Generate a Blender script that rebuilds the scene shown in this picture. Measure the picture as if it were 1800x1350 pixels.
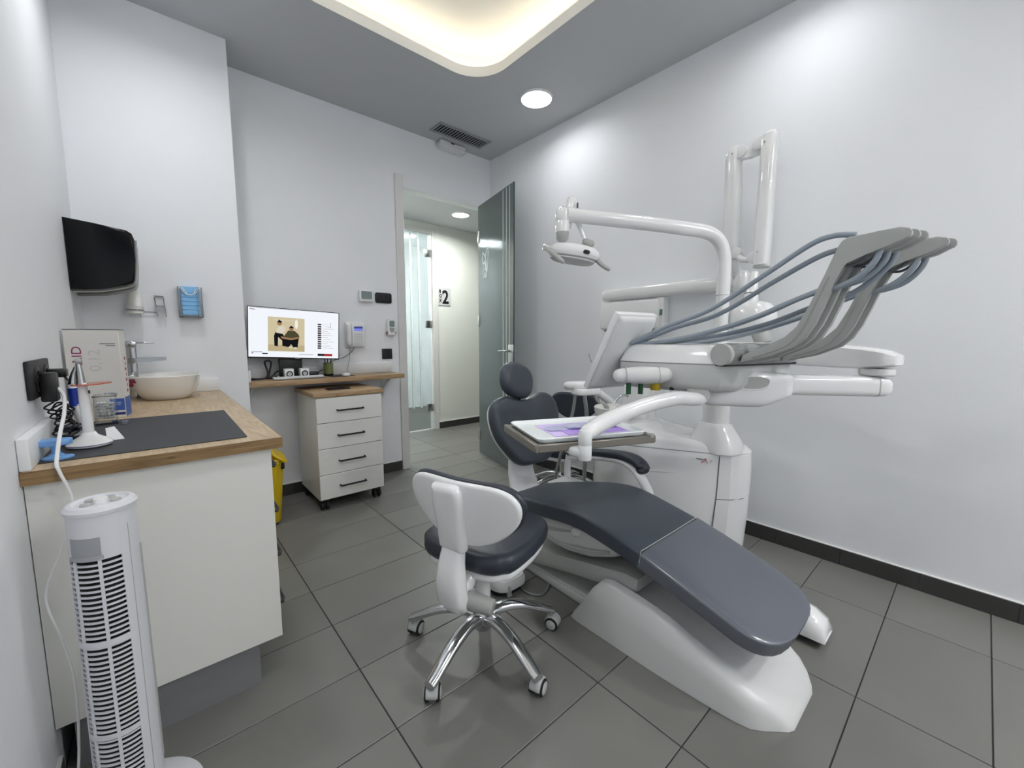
import bpy, bmesh, math, random
from mathutils import Vector as V, Matrix
from mathutils.geometry import tessellate_polygon
random.seed(11)
D = bpy.data; S = bpy.context.scene; COL = S.collection
PI = math.pi
for o in list(D.objects): D.objects.remove(o)

# ------------------------------------------------------------------ camera, world, light, exposure
cam = D.cameras.new('camera'); camo = D.objects.new('camera', cam); COL.objects.link(camo)
cam.sensor_width = 36; cam.lens = 722.898 / 1800 * 36; cam.clip_start = .02
yaw, pit, rol = .7173, -.1099, .0018
fw = V((math.sin(yaw)*math.cos(pit), math.cos(yaw)*math.cos(pit), math.sin(pit)))
rt = V((math.cos(yaw), -math.sin(yaw), 0)); up = rt.cross(fw)
rt, up = rt*math.cos(rol)+up*math.sin(rol), up*math.cos(rol)-rt*math.sin(rol)
camo.matrix_world = Matrix(((rt.x, up.x, -fw.x, 0), (rt.y, up.y, -fw.y, 0), (rt.z, up.z, -fw.z, 1.181), (0, 0, 0, 1)))
S.camera = camo
w = D.worlds.new('world'); S.world = w; w.use_nodes = True
w.node_tree.nodes['Background'].inputs[0].default_value = (.02, .02, .022, 1)
w.node_tree.nodes['Background'].inputs[1].default_value = .3
S.view_settings.view_transform = 'Standard'; S.view_settings.look = 'None'
S.view_settings.gamma = 1; S.view_settings.use_curve_mapping = False
S.view_settings.exposure = 0.82
S.cycles.use_denoising = True
S.cycles.max_bounces = 10; S.cycles.diffuse_bounces = 6; S.cycles.transparent_max_bounces = 16
S.cycles.caustics_reflective = False; S.cycles.caustics_refractive = False
S.cycles.sample_clamp_indirect = 8
LAMP_POWER = 2.0      # watts of each round downlight
COVE_POWER = 6.0
REAR_FILL_POWER = 10.5
HALL_POWER = 11.0

# ------------------------------------------------------------------ materials
def lin(h):
    h = h.lstrip('#'); c = [int(h[i:i+2], 16)/255 for i in (0, 2, 4)]
    return tuple(x/12.92 if x <= .04045 else ((x+.055)/1.055)**2.4 for x in c)
def mat(name, hexc, rough=.5, metal=0, var=.04, scale=6, bump=0, bscale=60, coat=0, spec=.5, stretch=None):
    m = D.materials.new(name); m.use_nodes = True; nt = m.node_tree; N = nt.nodes; L = nt.links
    b = N['Principled BSDF']; c = lin(hexc)
    tc = N.new('ShaderNodeTexCoord'); src = tc.outputs['Object']
    if stretch:
        mp = N.new('ShaderNodeMapping'); mp.inputs['Scale'].default_value = stretch
        L.new(src, mp.inputs[0]); src = mp.outputs[0]
    nz = N.new('ShaderNodeTexNoise'); nz.inputs['Scale'].default_value = scale; nz.inputs['Detail'].default_value = 4
    L.new(src, nz.inputs['Vector'])
    mx = N.new('ShaderNodeMix'); mx.data_type = 'RGBA'
    mx.inputs['A'].default_value = (*[max(0, x*(1-var)) for x in c], 1); mx.inputs['B'].default_value = (*[min(1, x*(1+var)) for x in c], 1)
    L.new(nz.outputs['Fac'], mx.inputs['Factor']); L.new(mx.outputs['Result'], b.inputs['Base Color'])
    b.inputs['Roughness'].default_value = rough; b.inputs['Metallic'].default_value = metal
    b.inputs['Specular IOR Level'].default_value = spec
    if coat: b.inputs['Coat Weight'].default_value = coat; b.inputs['Coat Roughness'].default_value = .08
    if bump:
        n2 = N.new('ShaderNodeTexNoise'); n2.inputs['Scale'].default_value = bscale; n2.inputs['Detail'].default_value = 3
        L.new(src, n2.inputs['Vector'])
        bp = N.new('ShaderNodeBump'); bp.inputs['Strength'].default_value = bump; bp.inputs['Distance'].default_value = .004
        L.new(n2.outputs['Fac'], bp.inputs['Height']); L.new(bp.outputs['Normal'], b.inputs['Normal'])
    return m
def emis(name, hexc, strength, var=0):
    m = D.materials.new(name); m.use_nodes = True; nt = m.node_tree
    nt.nodes.remove(nt.nodes['Principled BSDF'])
    e = nt.nodes.new('ShaderNodeEmission'); e.inputs[0].default_value = (*lin(hexc), 1); e.inputs[1].default_value = strength
    nt.links.new(e.outputs[0], nt.nodes['Material Output'].inputs[0]); return m
def clear(name, hexc, gloss=.12, rough=.02, milk=0, milkhex='#dfe5e6', refl=.9):
    """thin transparent sheet: tinted see-through + mirror by fresnel + a share of milky diffuse"""
    m = D.materials.new(name); m.use_nodes = True; nt = m.node_tree; N = nt.nodes; L = nt.links
    N.remove(N['Principled BSDF'])
    t = N.new('ShaderNodeBsdfTransparent'); t.inputs[0].default_value = (*lin(hexc), 1)
    g = N.new('ShaderNodeBsdfGlossy'); g.inputs['Roughness'].default_value = rough
    fr = N.new('ShaderNodeFresnel'); fr.inputs[0].default_value = 1.45
    ml = N.new('ShaderNodeMath'); ml.operation = 'MULTIPLY_ADD'; ml.inputs[1].default_value = refl; ml.inputs[2].default_value = gloss*.1
    L.new(fr.outputs[0], ml.inputs[0])
    a = t.outputs[0]
    if milk:
        d = N.new('ShaderNodeBsdfDiffuse'); d.inputs[0].default_value = (*lin(milkhex), 1)
        m0 = N.new('ShaderNodeMixShader'); m0.inputs[0].default_value = milk
        L.new(a, m0.inputs[1]); L.new(d.outputs[0], m0.inputs[2]); a = m0.outputs[0]
    mx = N.new('ShaderNodeMixShader'); L.new(ml.outputs[0], mx.inputs[0]); L.new(a, mx.inputs[1]); L.new(g.outputs[0], mx.inputs[2])
    L.new(mx.outputs[0], N['Material Output'].inputs[0]); return m
def wood(name, light, dark, axis=(1.5, 14, 14)):
    m = D.materials.new(name); m.use_nodes = True; nt = m.node_tree; N = nt.nodes; L = nt.links; b = N['Principled BSDF']
    tc = N.new('ShaderNodeTexCoord'); mp = N.new('ShaderNodeMapping'); mp.inputs['Scale'].default_value = axis
    L.new(tc.outputs['Object'], mp.inputs[0])
    nz = N.new('ShaderNodeTexNoise'); nz.inputs['Scale'].default_value = 3.2; nz.inputs['Detail'].default_value = 8; nz.inputs['Distortion'].default_value = 1.2
    L.new(mp.outputs[0], nz.inputs['Vector'])
    rp = N.new('ShaderNodeValToRGB'); rp.color_ramp.elements[0].position = .3; rp.color_ramp.elements[1].position = .72
    rp.color_ramp.elements[0].color = (*lin(dark), 1); rp.color_ramp.elements[1].color = (*lin(light), 1)
    L.new(nz.outputs['Fac'], rp.inputs[0])
    vo = N.new('ShaderNodeTexVoronoi'); vo.inputs['Scale'].default_value = 4.5
    mp2 = N.new('ShaderNodeMapping'); mp2.inputs['Scale'].default_value = tuple(a/6 if a > 5 else a for a in axis)
    L.new(tc.outputs['Object'], mp2.inputs[0]); L.new(mp2.outputs[0], vo.inputs['Vector'])
    r2 = N.new('ShaderNodeValToRGB'); r2.color_ramp.elements[0].position = .03; r2.color_ramp.elements[1].position = .13
    r2.color_ramp.elements[0].color = (.45, .4, .35, 1); r2.color_ramp.elements[1].color = (1, 1, 1, 1)
    L.new(vo.outputs['Distance'], r2.inputs[0])
    mx = N.new('ShaderNodeMix'); mx.data_type = 'RGBA'; mx.blend_type = 'MULTIPLY'; mx.inputs['Factor'].default_value = .8
    L.new(rp.outputs[0], mx.inputs['A']); L.new(r2.outputs[0], mx.inputs['B']); L.new(mx.outputs['Result'], b.inputs['Base Color'])
    b.inputs['Roughness'].default_value = .42; return m
def tilemat():
    m = mat('floor_porcelain', '#74736f', .38, var=.10, scale=3.5, bump=.05, bscale=220)
    nt = m.node_tree; N = nt.nodes; L = nt.links; b = N['Principled BSDF']
    old = b.inputs['Base Color'].links[0].from_socket
    oi = N.new('ShaderNodeObjectInfo'); mr = N.new('ShaderNodeMapRange'); mr.inputs['To Min'].default_value = .93; mr.inputs['To Max'].default_value = 1.07
    L.new(oi.outputs['Random'], mr.inputs[0])
    hs = N.new('ShaderNodeHueSaturation'); L.new(mr.outputs[0], hs.inputs['Value']); L.new(old, hs.inputs['Color'])
    L.new(hs.outputs[0], b.inputs['Base Color']); return m
M = dict(
    wall=mat('white_wall_paint', '#e9ebee', .55, var=.012, bump=.08, bscale=180),
    hall=mat('hall_wall_paint', '#e2e4de', .55, var=.012, bump=.06, bscale=180),
    ceil=mat('grey_ceiling_paint', '#c0c2c5', .7, var=.01),
    cove=mat('cove_white_paint', '#f0f0ee', .7, var=.01),
    grout=mat('dark_grout', '#3b3a37', .8), tile=tilemat(),
    base=mat('dark_baseboard_tile', '#3c3b3a', .4, var=.08), caulk=mat('white_caulk', '#dcdcd8', .6),
    frame=mat('door_frame_white', '#d9d8d5', .4, var=.01),
    lam=mat('white_laminate', '#dddcd6', .34, var=.012), lam2=mat('white_laminate_front', '#e2e1dd', .3, var=.012),
    plinth=mat('grey_plinth', '#7b7c7e', .3, var=.05),
    oak=wood('oak_worktop_y', '#cbb596', '#a68f6f', (14, 1.6, 14)), oakx=wood('oak_worktop_x', '#bb9f7c', '#8f7453', (1.6, 14, 14)),
    oakedge=wood('oak_edge', '#9a7d55', '#6e5434', (2, 2, 40)),
    black=mat('black_plastic', '#0c0c0e', .35), gblack=mat('glossy_black', '#030408', .12, spec=.25), mblack=mat('matt_black_metal', '#131315', .5),
    matg=mat('charcoal_desk_mat', '#35383b', .62, var=.05, scale=200), screen_b=mat('black_bezel', '#0a0a0d', .3),
    white=mat('white_plastic', '#e2e3e3', .32, var=.01), gloss=mat('glossy_white_shell', '#e4e5e5', .16, var=.008, coat=.6),
    shell=mat('shaded_white_shell', '#c2c4c3', .36, var=.01), satin=mat('satin_white_shell', '#d6d7d6', .34, var=.01), grey=mat('light_grey_plastic', '#aeb0ad', .4, var=.015),  # first one: white shell darkened, delivery head's self-shadow put into the colour
    whip=mat('whip_grey', '#a3a6a3', .42, var=.02), hose=mat('blue_grey_hose', '#8f99a3', .42, var=.03), hose2=mat('grey_hose', '#878b8b', .45),
    uph=mat('slate_upholstery', '#414851', .40, var=.05, scale=9, bump=.06, bscale=420), uphd=mat('dark_slate_upholstery', '#2a313b', .38, var=.05, bump=.05, bscale=420),
    chrome=mat('chrome', '#b4b7ba', .10, 1, var=.01), steel=mat('brushed_steel', '#b2b3b2', .3, 1, var=.03), alu=mat('polished_aluminium', '#cfd1d3', .14, 1, var=.03),
    caster=mat('caster_grey', '#b9bbba', .4), rubber=mat('dark_rubber', '#17171a', .6),
    fanw=mat('fan_white_plastic', '#d4d5da', .38, var=.01), fandark=mat('fan_inside_black', '#101014', .6),
    ceramic=mat('glazed_ceramic', '#e8e7e3', .09, coat=.8, var=.006), carton=mat('white_carton', '#dbd8d2', .5, var=.015),
    magenta=mat('magenta_print', '#8e1f5c', .5), blueprint=mat('blue_print', '#3f62b0', .5), navy=mat('navy_print', '#23306e', .5), greyprint=mat('pale_grey_print', '#cbc9c5', .5), darkprint=mat('dark_grey_print', '#5a5a60', .5),
    red=mat('red_print', '#b8202a', .45), maroon=mat('dark_red_sticker', '#6d1530', .5),
    blueg=mat('blue_sleeve', '#12349c', .4), lblue=mat('light_blue_plastic', '#6f9fd6', .4), orange=clear('orange_shield', '#ff9a78', 1, .05, .6, '#e8603c'),
    paper=mat('white_paper', '#ececee', .8), mask=mat('blue_mask_fabric', '#8ac2ee', .85, bump=.3, bscale=90), cup=mat('white_paper_cup', '#e6e5e0', .55),
    acryl=clear('clear_acrylic', '#fdfefe', .2, .05, .0), cotton=mat('cotton', '#e9eaea', .9, bump=.5, bscale=120),
    yellow=mat('yellow_plastic', '#d9b91a', .35), lilac=mat('lilac_paper', '#d2c0ee', .75, var=.03), lilac2=mat('deep_lilac_paper', '#b79ae6', .7, var=.03),
    pouch=clear('sterile_pouch_film', '#e6e8fb', .3, .2, .55, '#e0e2f8', .25), traym=mat('white_tray', '#e9eeee', .25, var=.006), holder=mat('grey_metal_holder', '#8a857d', .35, .6),
    green=mat('green_cap', '#0c4a2a', .4), ygold=mat('yellow_cap', '#b39a12', .4), olive=mat('olive_glass', '#6f7b46', .15, coat=.5),
    glassd=clear('grey_green_glass', '#9aa3a3', .3, .10, .50, '#838e8e'), glassc=clear('clear_glass_hall', '#eaf0ef', .5, .05, .22, '#dde5e4'), frost=mat('frosted_stripe', '#cfdada', .6), frostw=mat('frosted_white_stripe', '#dfe7e6', .6),
    etched=mat('etched_logo', '#e8eeee', .6), lcd=mat('grey_lcd', '#7d8a8b', .25), lcdb=emis('blue_lcd', '#7d86e0', .55), lcdd=mat('blue_lcd_dark', '#4a55b0', .3),
    sign=mat('grey_sign_plate', '#c8c9cb', .3), ink=mat('black_ink', '#0b0b0d', .5), vent=mat('vent_grey', '#8f9496', .4), dark=mat('vent_shade_black', '#060607', .9),
    lamp=emis('downlight_diffuser', '#f4f7ff', 5), hlamp=emis('hall_downlight_diffuser', '#f6fbf2', 5), led=emis('warm_led_strip', '#fff0d2', COVE_POWER), panel=emis('room_panel_light', '#f6f7f8', 26),
    cover=clear('clear_vinyl_cover', '#cfd2d8', .5, .16, .42, '#8d939f'), film=clear('clear_film', '#eef0f0', 1, .12, .1),
    dialg=mat('dial_grey', '#9b9d99', .45), skin=mat('warm_skin', '#b98f6c', .6),
)

# ------------------------------------------------------------------ mesh helpers
WL = {}
def finish(name, bm, m, off, sm=38):
    bmesh.ops.recalc_face_normals(bm, faces=bm.faces)
    if sm:
        lim = math.radians(sm)
        for f in bm.faces: f.smooth = True
        for e in bm.edges:
            if len(e.link_faces) == 2 and e.calc_face_angle(0) > lim: e.smooth = False
    if off.length: bmesh.ops.translate(bm, vec=-off, verts=bm.verts)
    me = D.meshes.new(name); bm.to_mesh(me); bm.free(); me.materials.append(m)
    o = D.objects.new(name, me); COL.objects.link(o); return o
def tag(o, label=None, cat=None, group=None, kind=None):
    if label: o['label'] = label
    if cat: o['category'] = cat
    if group: o['group'] = group
    if kind: o['kind'] = kind
    return o
def part(name, bm, m, parent, label=None, sm=38, kind=None):
    o = finish(name, bm, m, WL[parent], sm); o.parent = parent; WL[o] = WL[parent]
    if label: o['label'] = label
    if kind: o['kind'] = kind
    return o
def root(name, loc, label, cat, group=None):
    o = D.objects.new(name, None); COL.objects.link(o); o.location = loc; o.empty_display_size = .05; WL[o] = V(loc)
    return tag(o, label, cat, group)
def thing(name, bm, m, loc, label, cat, group=None, sm=38):
    o = finish(name, bm, m, V(loc), sm); o.location = loc; WL[o] = V(loc); return tag(o, label, cat, group)
def struct(name, bm, m, sm=38):
    o = finish(name, bm, m, V((0, 0, 0)), sm); WL[o] = V((0, 0, 0)); o['kind'] = 'structure'; return o
def merge(*bms):
    out = bms[0]
    for b in bms[1:]:
        me = D.meshes.new('tmp'); b.to_mesh(me); b.free(); out.from_mesh(me); D.meshes.remove(me)
    return out
def box(lo, hi, bev=0, seg=2, Mx=None):
    bm = bmesh.new(); bmesh.ops.create_cube(bm, size=1)
    lo, hi = V(lo), V(hi)
    for v in bm.verts: v.co = V([lo[i] + (v.co[i]+.5)*(hi[i]-lo[i]) for i in range(3)])
    if bev: bmesh.ops.bevel(bm, geom=list(bm.edges), offset=bev, segments=seg, affect='EDGES', profile=.5)
    if Mx is not None: bmesh.ops.transform(bm, matrix=Mx, verts=bm.verts)
    return bm
def cyl(p0, p1, r0, r1=None, n=24, bev=0, seg=2):
    p0, p1 = V(p0), V(p1); r1 = r0 if r1 is None else r1
    d = (p1-p0); L = d.length
    prof = [(0, 0)]
    def corner(r, z, s):
        if not bev: return [(r, z)]
        out = [(r-bev+bev*math.sin(a), z+s*(bev-bev*math.cos(a))) for a in [i/seg*PI/2 for i in range(seg+1)]]
        return out
    a = corner(r0, 0, 1); b = corner(r1, L, -1)[::-1]
    return lathe([(0, 0)]+a+b+[(0, L)], p0, d.normalized(), n)
def axes(d):
    d = V(d).normalized(); h = V((0, 0, 1)) if abs(d.z) < .95 else V((0, 1, 0))
    x = h.cross(d).normalized(); return x, d.cross(x), d
def lathe(prof, c=(0, 0, 0), d=(0, 0, 1), n=32):
    x, y, z = axes(d); c = V(c); bm = bmesh.new(); rings = []
    for r, h in prof:
        if r < 1e-6: rings.append([bm.verts.new(c+z*h)])
        else: rings.append([bm.verts.new(c+z*h+x*r*math.cos(2*PI*k/n)+y*r*math.sin(2*PI*k/n)) for k in range(n)])
    for a, b in zip(rings, rings[1:]):
        for k in range(n):
            vs = [a[k % len(a)], a[(k+1) % len(a)], b[(k+1) % len(b)], b[k % len(b)]]
            u = [];  [u.append(v) for v in vs if v not in u]
            if len(u) > 2:
                try: bm.faces.new(u)
                except ValueError: pass
    return bm
def loft(secs, cap=True, cap0=True):
    bm = bmesh.new(); R = [[bm.verts.new(p) for p in s] for s in secs]; n = len(R[0])
    for a, b in zip(R, R[1:]):
        for k in range(n):
            try: bm.faces.new((a[k], a[(k+1) % n], b[(k+1) % n], b[k]))
            except ValueError: pass
    if cap:
        for r in ((R[0], R[-1]) if cap0 else (R[-1],)):
            try: bm.faces.new(r)
            except ValueError: pass
    bmesh.ops.remove_doubles(bm, verts=bm.verts, dist=1e-6)
    return bm
def spl(pts, k=8):
    """Catmull-Rom through tuples"""
    P = [tuple(p) for p in pts]; out = []
    P = [tuple(2*a-b for a, b in zip(P[0], P[1]))]+P+[tuple(2*a-b for a, b in zip(P[-1], P[-2]))]
    for i in range(1, len(P)-2):
        for j in range(k):
            t = j/k
            out.append(tuple(.5*(2*b+(c-a)*t+(2*a-5*b+4*c-d)*t*t+(3*b-a-3*c+d)*t**3) for a, b, c, d in zip(P[i-1], P[i], P[i+1], P[i+2])))
    out.append(P[-2]); return out
def tube(pts, r, n=12, k=8, smooth=True, sq=2.0, ell=(1, 1), upv=None, rounded=False):
    """sweep; pts xyz, r a number or list; sq>2 makes a squarer section"""
    rs = list(r) if hasattr(r, '__len__') else [r]*len(pts)
    P = [tuple(p)+(q,) for p, q in zip(pts, rs)]
    if smooth and len(P) > 2: P = spl(P, k)
    C_ = [V(p[:3]) for p in P]; R_ = [p[3] for p in P]; secs = []; x = None
    for i, c in enumerate(C_):
        t = (C_[min(i+1, len(C_)-1)]-C_[max(i-1, 0)]).normalized()
        if x is None:
            h = V(upv) if upv else (V((0, 0, 1)) if abs(t.z) < .9 else V((0, 1, 0)))
            x = h.cross(t).normalized()
        elif upv: x = V(upv).cross(t).normalized()
        else: x = (x-t*x.dot(t)).normalized()
        y = t.cross(x)
        s = []
        for j in range(n):
            a = 2*PI*j/n; ca, sa = math.cos(a), math.sin(a)
            s.append(c+x*R_[i]*ell[0]*math.copysign(abs(ca)**(2/sq), ca)+y*R_[i]*ell[1]*math.copysign(abs(sa)**(2/sq), sa))
        secs.append(s)
    if rounded:
        for end, sg in ((0, -1), (-1, 1)):
            c = C_[end]; t = (C_[end]-C_[1 if end == 0 else -2]).normalized(); base = secs[end]; new = []
            for q in (.35, .7, .92, .995):
                new.append([c+(p-c)*math.sqrt(1-q*q)+t*R_[end]*q*min(ell) for p in base])
            if end == 0: secs = new[::-1]+secs
            else: secs = secs+new
    return loft(secs)
def pad(st, p=4.0, n=36):
    """st: (centre, across, normal, halfwidth, up, down) stations of a cushion"""
    secs = []
    for c, ax, nz, hw, tu, td in st:
        c, ax, nz = V(c), V(ax), V(nz); s = []
        for j in range(n):
            a = 2*PI*(j+.5)/n; ca, sa = math.cos(a), math.sin(a)
            x = hw*math.copysign(abs(ca)**(2/p), ca); y = (tu if sa > 0 else td)*math.copysign(abs(sa)**(2/p), sa)
            s.append(c+ax*x+nz*y)
        secs.append(s)
    return loft(secs)
def offset_loop(P, d):
    n = len(P); out = []
    for i in range(n):
        a, b, c = P[i-1], P[i], P[(i+1) % n]
        t = V((c[0]-a[0], c[1]-a[1])); t = t.normalized() if t.length > 1e-9 else V((1, 0))
        out.append((b[0]-t.y*d, b[1]+t.x*d))
    return out
def ccw(P):
    A = sum(P[i-1][0]*P[i][1]-P[i][0]*P[i-1][1] for i in range(len(P)))
    return list(P) if A > 0 else list(P)[::-1]
def cushion(out2d, t, Mx, r=.02, crown=0, seg=5, dish=None):
    """closed outline (u,v) -> rounded slab of thickness t along local z; Mx maps local to world"""
    P = ccw(out2d); cx = sum(p[0] for p in P)/len(P); cy = sum(p[1] for p in P)/len(P)
    secs = []
    def ring(Q, h): secs.append([Mx @ V((q[0], q[1], h)) for q in Q])
    I = offset_loop(P, r)
    for s in (.35, .7): ring([(cx+(q[0]-cx)*s, cy+(q[1]-cy)*s) for q in I], -t/2)
    for i in range(seg+1):
        a = PI/2*i/seg; ring(offset_loop(P, r-r*math.sin(a)), -t/2+min(r, t/2)*(1-math.cos(a)))
    for i in range(seg+1):
        a = PI/2*(1-i/seg); ring(offset_loop(P, r-r*math.sin(a)), t/2-min(r, t/2)*(1-math.cos(a)))
    for s in (.88, .7, .45, .2): ring([(cx+(q[0]-cx)*s, cy+(q[1]-cy)*s) for q in I], t/2+crown*(1-s*s))
    return loft(secs)
def prism(out2d, t, Mx, bev=0, seg=2):
    """closed outline extruded along local z from 0 to t"""
    P = ccw(out2d); bm = bmesh.new()
    a = [bm.verts.new((p[0], p[1], 0)) for p in P]; b = [bm.verts.new((p[0], p[1], t)) for p in P]; n = len(P)
    bm.faces.new(a[::-1]); bm.faces.new(b)
    for i in range(n): bm.faces.new((a[i], a[(i+1) % n], b[(i+1) % n], b[i]))
    if bev:
        es = [e for e in bm.edges if abs(e.verts[0].co.z-e.verts[1].co.z) < 1e-7]
        bmesh.ops.bevel(bm, geom=es, offset=bev, segments=seg, affect='EDGES', profile=.5)
    bmesh.ops.transform(bm, matrix=Mx, verts=bm.verts); return bm
def frame(o, ex, ey, ez=None):
    ex, ey = V(ex).normalized(), V(ey).normalized(); ez = ex.cross(ey).normalized() if ez is None else V(ez).normalized()
    return Matrix(((ex.x, ey.x, ez.x, o[0]), (ex.y, ey.y, ez.y, o[1]), (ex.z, ey.z, ez.z, o[2]), (0, 0, 0, 1)))
FY = lambda x, y, z: frame((x, y, z), (1, 0, 0), (0, 0, 1), (0, -1, 0))      # wall facing -Y
FX = lambda x, y, z: frame((x, y, z), (0, -1, 0), (0, 0, 1), (-1, 0, 0))     # wall facing -X
FXP = lambda x, y, z: frame((x, y, z), (0, 1, 0), (0, 0, 1), (1, 0, 0))      # wall facing +X
FZ = lambda x, y, z: frame((x, y, z), (1, 0, 0), (0, 1, 0))
def rrect(w_, h_, r, n=5, c=(0, 0)):
    out = []
    for sx, sy, a0 in ((1, 1, 0), (-1, 1, 90), (-1, -1, 180), (1, -1, 270)):
        for i in range(n+1):
            a = math.radians(a0+90*i/n); out.append((c[0]+sx*(w_/2-r)+r*math.cos(a), c[1]+sy*(h_/2-r)+r*math.sin(a)))
    return out
def superell(a, b, p=2.0, n=40, c=(0, 0)):
    return [(c[0]+a*math.copysign(abs(math.cos(t))**(2/p), math.cos(t)), c[1]+b*math.copysign(abs(math.sin(t))**(2/p), math.sin(t))) for t in [2*PI*i/n for i in range(n)]]
def text(s, size, Mx, m, parent, name='lettering', ext=.0004, align='LEFT', xs=1.0, bold=0):
    cu = D.curves.new('txt', 'FONT'); cu.body = s; cu.size = size; cu.extrude = ext; cu.align_x = align; cu.offset = bold; cu.resolution_u = 3
    t = D.objects.new('txt', cu); COL.objects.link(t); bpy.context.view_layer.update()
    me = D.meshes.new_from_object(t.evaluated_get(bpy.context.evaluated_depsgraph_get()))
    D.objects.remove(t); D.curves.remove(cu)
    bm = bmesh.new(); bm.from_mesh(me); D.meshes.remove(me)
    bmesh.ops.transform(bm, matrix=Mx @ Matrix.Diagonal((xs, 1, 1, 1)), verts=bm.verts)
    return part(name, bm, m, parent, sm=0)
def dup(r, loc, label=None, group=None):
    def cp(o, p):
        c = o.copy(); COL.objects.link(c); c.parent = p
        for ch in o.children: cp(ch, c)
        return c
    kids = list(r.children); c = r.copy(); COL.objects.link(c); c.location = loc
    for ch in kids: cp(ch, c)
    if label: c['label'] = label
    if group: c['group'] = group
    return c
def quadloop(loop, z): return [V((p[0], p[1], z)) for p in loop]

# ================================================================== THE ROOM
XL, XR, YB, YR, H = -.262, 2.660, 3.387, -2.60, 2.936       # left, right, back, rear, ceiling
PY, PX = 3.105, .455                                         # stub wall beside the desk
DL, DR, DH = 1.706, 2.600, 2.468                             # door opening
HY, HZ = 4.651, 2.590                                        # corridor far wall, corridor ceiling
fl = struct('floor', box((XL-1.5, YR, -.05), (5.2, 6.6, -.004)), M['grout'])
# floor tiles 60 x 30
tx0, ty0, g = .4804, 2.2767, .0018
tmesh = None
def add_tile(x0, x1, y0, y1):
    bm = box((x0+g, y0+g, -.02), (x1-g, y1-g, 0), .0012, 1)
    return bm
def tile_grid(xa, xb, ya, yb):
    global tmesh
    i0 = math.floor((xa-tx0)/.6); i1 = math.ceil((xb-tx0)/.6); j0 = math.floor((ya-ty0)/.2986); j1 = math.ceil((yb-ty0)/.2986)
    for i in range(i0, i1):
        for j in range(j0, j1):
            x0, x1 = tx0+.6*i, tx0+.6*(i+1); y0, y1 = ty0+.2986*j, ty0+.2986*(j+1)
            full = x0 >= xa-1e-6 and x1 <= xb+1e-6 and y0 >= ya-1e-6 and y1 <= yb+1e-6
            a, b, c, d = max(x0, xa), min(x1, xb), max(y0, ya), min(y1, yb)
            if b-a < .01 or d-c < .01: continue
            if full:
                if tmesh is None:
                    o = part('tile', box((-.3+g, -.1493+g, -.02), (.3-g, .1493-g, 0), .0012, 1), M['tile'], fl, sm=0); tmesh = o.data
                else:
                    o = D.objects.new('tile', tmesh); COL.objects.link(o); o.parent = fl
                o.location = ((x0+x1)/2, (y0+y1)/2, 0)
            else: part('tile', add_tile(a, b, c, d), M['tile'], fl, sm=0)
tile_grid(XL, XR, YR, YB+.113)
tile_grid(1.0, 4.3, YB+.113, HY+.10)
# walls
struct('wall_right', box((XR, YR, 0), (XR+.12, YB, H)), M['wall'])
struct('wall_left', box((XL-.12, YR, 0), (XL, YB, H)), M['wall'])
struct('wall_rear', box((XL-.12, YR-.12, 0), (XR+.12, YR, H)), M['wall'])
struct('wall_back', merge(box((XL-.12, YB, 0), (DL, YB+.113, 3.3)), box((DR, YB, 0), (XR+.12, YB+.113, 3.3)), box((DL, YB, DH), (DR, YB+.113, 3.3))), M['wall'])
struct('wall_partition', box((XL, PY, 0), (PX, YB, H)), M['wall'])
# dark porcelain skirting
def skirting(name, run, caulkbox):
    bm, nm = None, name
    s = struct(name, caulkbox, M['caulk'])
    for lo, hi in run: part('tile', box(lo, hi, .0015, 1), M['base'], s, sm=0)
    return s
hb = .085
ys = [YR, -2.274, -1.976, -1.677, -1.379, -1.08, -.782, -.484, -.185, .113, .412, .711, 1.01, 1.308, 1.607, 1.905, 2.204, 2.503, 2.801, 3.1, YB]
skirting('baseboard_right', [((XR-.011, a+.001, 0), (XR-.0005, b-.001, hb)) for a, b in zip(ys, ys[1:])], box((XR-.010, YR, hb), (XR, YB, hb+.0045), .001, 1))
skirting('baseboard_back', [((a, YB-.011, 0), (b-.002, YB-.0005, hb)) for a, b in ((PX, .74), (.74, 1.038), (1.038, 1.337), (1.337, 1.634))], box((PX, YB-.010, hb), (1.634, YB, hb+.0045), .001, 1))
skirting('baseboard_left', [((XL+.0005, a, 0), (XL+.011, b-.002, hb)) for a, b in ((YR, -2.0), (-2.0, -1.35), (-1.35, -.7), (-.7, -.1), (-.1, .5), (.5, 1.05), (1.05, 1.508))], box((XL, YR, hb), (XL+.010, 1.508, hb+.0045), .001, 1))
# door jamb
struct('trim_1', merge(box((1.634, YB-.016, 0), (DL, YB+.113, 2.56), .003, 1), box((DL-.004, YB+.02, 0), (DL+.010, YB+.113, DH))), M['frame'])
# ceiling with the rounded cove opening
HX0, HX1, HY0, HY1, HR = .525, 1.868, -.90, 2.465, .25
hole = rrect(HX1-HX0, HY1-HY0, HR, 12, ((HX0+HX1)/2, (HY0+HY1)/2))
hole = ccw(hole)
outer = [(XL-.12, YR-.12), (XR+.12, YR-.12), (XR+.12, YB), (XL-.12, YB)]
bm = bmesh.new()
pts = [V((p[0], p[1], H)) for p in outer]+[V((p[0], p[1], H)) for p in hole]
vs = [bm.verts.new(p) for p in pts]
for t in tessellate_polygon([[V((p[0], p[1], 0)) for p in outer], [V((p[0], p[1], 0)) for p in hole]]):
    try: bm.faces.new([vs[i] for i in t])
    except ValueError: pass
ceil = struct('ceiling', bm, M['ceil'], sm=0)
lipo, rec, ledm = offset_loop(hole, -.022), offset_loop(hole, -.17), offset_loop(hole, -.085)
LZ = H+.062
struct('trim_2', loft([quadloop(hole, H-.001), quadloop(hole, LZ), quadloop(lipo, LZ), quadloop(lipo, H+.004)], cap=False), M['cove'])
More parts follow.
